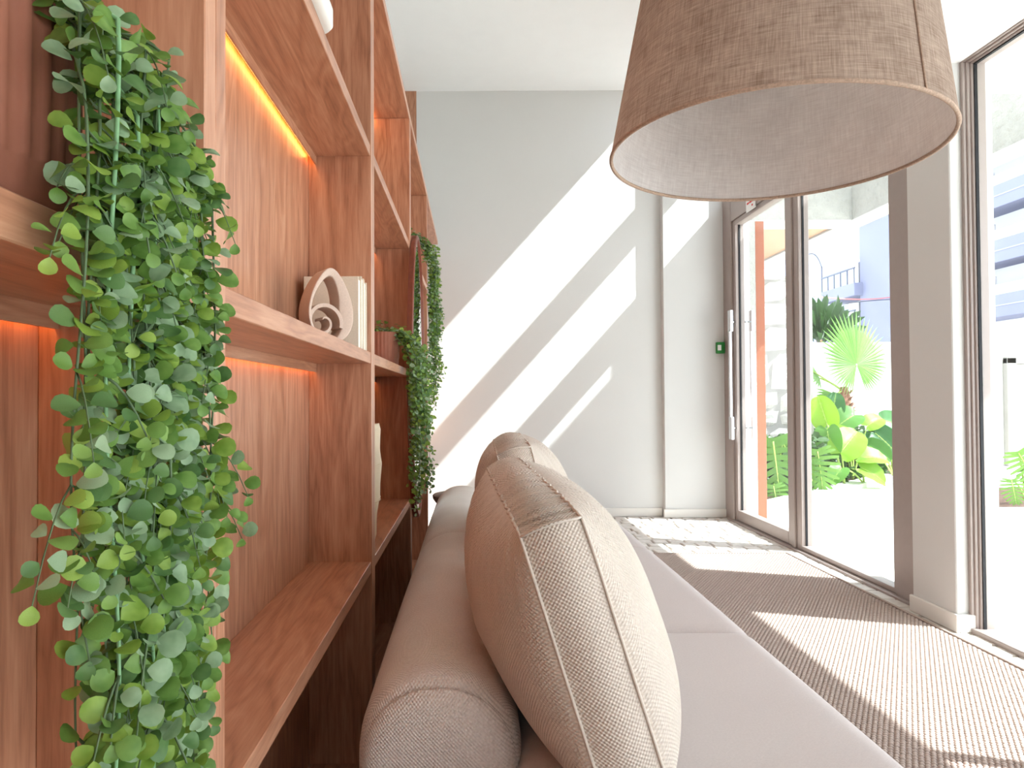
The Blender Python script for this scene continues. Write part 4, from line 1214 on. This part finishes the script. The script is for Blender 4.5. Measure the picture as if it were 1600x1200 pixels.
# ---- dark tree top beyond the wall
def shrub(name, c, R, n, label, seed):
    rt = thing(name, (c[0], c[1], ZG), label, 'tree'); rr_ = random.Random(seed); f = MB()
    part('trunk', MB().tube([(c[0], c[1], ZG), (c[0]+0.1, c[1], c[2]*0.5), (c[0], c[1], c[2])], 0.12, 8, taper=0.5), M['trunk'], rt)
    for _ in range(n):
        d = Vector((rr_.gauss(0, 1), rr_.gauss(0, 1), rr_.gauss(0, 0.8))).normalized()*R*rr_.random()**0.4
        p = Vector(c)+d; mt = leaf_matrix(p, d + Vector((0, 0, 0.2)), Vector((rr_.uniform(-.5, .5), -0.6, 0.6)), rr_.uniform(0.3, 0.6))
        f.add([mt @ Vector((v_.co.x, v_.co.y*0.3, v_.co.z)) for v_ in LMlo[0].vertices], [tuple(p_.vertices) for p_ in LMlo[0].polygons], None, 0, True)
    part('foliage', f, M['dark_foliage'], rt, kind='stuff', recalc=False)
shrub('street_tree', (7.72, 14.2, 2.25), 0.55, 260, 'dark spiky tree crown beyond the garden wall', 2)

# ---- buildings across the street
def building(name, X, y0, y1, zk, pitch, n, label, bays, style):
    rt = thing(name, (X+4, (y0+y1)/2, ZG), label, 'building', 'buildings across the street')
    part('wall', B((X+1.6, y0, ZG), (X+9, y1, zk+pitch*n)), M['facade_white' if style == 0 else 'facade_pale'], rt)
    for k in range(-1, n):
        zb = zk + pitch*k
        part('balcony_parapet', B((X, y0, zb-1.2), (X+1.6, y1, zb), 0.02), M['facade'], rt)
        part('parapet_line', B((X-0.03, y0, zb-0.62), (X, y1, zb-0.56)), M['facade_pale'], rt)
        if style == 0:
            part('glass_rail', B((X+0.05, y0, zb), (X+0.09, y1, zb+0.5)), M['rail_glass'], rt)
            part('rail_cap', B((X+0.03, y0, zb+0.5), (X+0.11, y1, zb+0.54)), M['facade_white'], rt)
        for b in bays:
            w = part('window', B((X+1.5, b, zb+0.25), (X+1.62, b+1.7, zb+1.35)), M['facade_white'], rt)
            part('pane', B((X+1.47, b+0.08, zb+0.3), (X+1.51, b+1.62, zb+1.28)), M['dark_win'], w)
    return rt
bA = building('apartment_building', 28.0, 26.0, 38.0, 9.3, 2.93, 4, 'blue grey apartment block with glass balcony rails seen through the window', (28, 32.2, 36), 0)
fd = MB().lathe([(0, 0), (0.45, 0), (0.5, 0.05), (0.5, 0.1), (0, 0.1)], (0, 0, 0), 24)
fd.v = [(29.5 - p[2], 33.1 + p[0], 8.1 + p[1]) for p in fd.v]
part('wall_fan', fd, M['trunk'], bA)
# second block: plain blue grey flank with framed balconies
bB = thing('apartment_tower', (30, 48, ZG), 'pale blue grey apartment block with dark railed balconies behind the palm', 'building', 'buildings across the street')
part('wall', B((27.5, 38.5, ZG), (36, 45.2, 17.5)), M['facade'], bB)
part('rear_wall', B((29.2, 45.2, ZG), (36, 60, 14.8)), M['facade_pale'], bB)
part('roof_band', B((27.3, 38.5, 13.2), (27.5, 45.2, 13.6)), M['facade_pale'], bB)
for zb in (9.0, 6.0, 3.0):
    part('balcony_slab', B((26.9, 44.9, zb-0.9), (29.2, 49.2, zb), 0.02), M['facade'], bB)
    part('balcony_wall', B((28.9, 45.2, zb), (29.2, 49.0, zb+2.2)), M['facade_white'], bB)
    w = part('window', B((28.84, 45.6, zb+0.1), (28.92, 47.6, zb+2.0)), M['rail'], bB)
    part('pane', B((28.80, 45.7, zb+0.2), (28.85, 46.55, zb+1.9)), M['rail_glass'], w); part('pane', B((28.80, 46.65, zb+0.2), (28.85, 47.5, zb+1.9)), M['dark_win'], w)
    for k in range(6): part('rail_post', B((26.92, 44.95+0.83*k, zb), (26.98, 45.03+0.83*k, zb+(2.0 if k == 5 else 1.05))), M['rail'], bB)
    part('hand_rail', B((26.9, 44.9, zb+1.0), (27.0, 49.2, zb+1.1)), M['rail'], bB)
for k in range(3):
    for zb in (4.2, 7.4):
        w = part('window', B((29.1, 50.2+2.3*k, zb), (29.22, 51.9+2.3*k, zb+1.6)), M['facade_white'], bB)
        part('pane', B((29.06, 50.3+2.3*k, zb+0.1), (29.12, 51.8+2.3*k, zb+1.5)), M['facade'], w)
# street cables
def cable(p0, p1, sag, mat, label, r=0.03):
    p0, p1 = Vector(p0), Vector(p1)
    solo('street_cable', MB().tube([p0.lerp(p1, k/16) - Vector((0, 0, sag*4*(k/16)*(1-k/16))) for k in range(17)], r, 5), mat, tuple(p0), label, 'cable')
up_ = thing('utility_pole', (12.6, 24.2, ZG), 'concrete utility pole carrying the street cables', 'pole')
part('pole', MB().tube([(12.6, 24.2, ZG), (12.6, 24.2, 4), (12.6, 24.2, 8.2)], 0.14, 12, taper=0.7), M['concrete'], up_)
part('crossarm', B((12.0, 24.12, 7.2), (13.2, 24.28, 7.32), 0.01), M['rail'], up_)
cable((12.68, 24.29, 4.85), (27.5, 41.0, 7.45), 0.2, M['cable_red'], 'pale red street cable between the pole and the plain blue grey wall', 0.03)
cable((12.68, 24.29, 4.3), (27.5, 41.0, 7.2), -0.1, M['cable_dark'], 'dark street cable just below the red one', 0.025)
cable((12.66, 24.29, 6.3), (26.95, 49.13, 10.9), -0.5, M['cable_dark'], 'highest dark street cable reaching the railed balcony', 0.025)
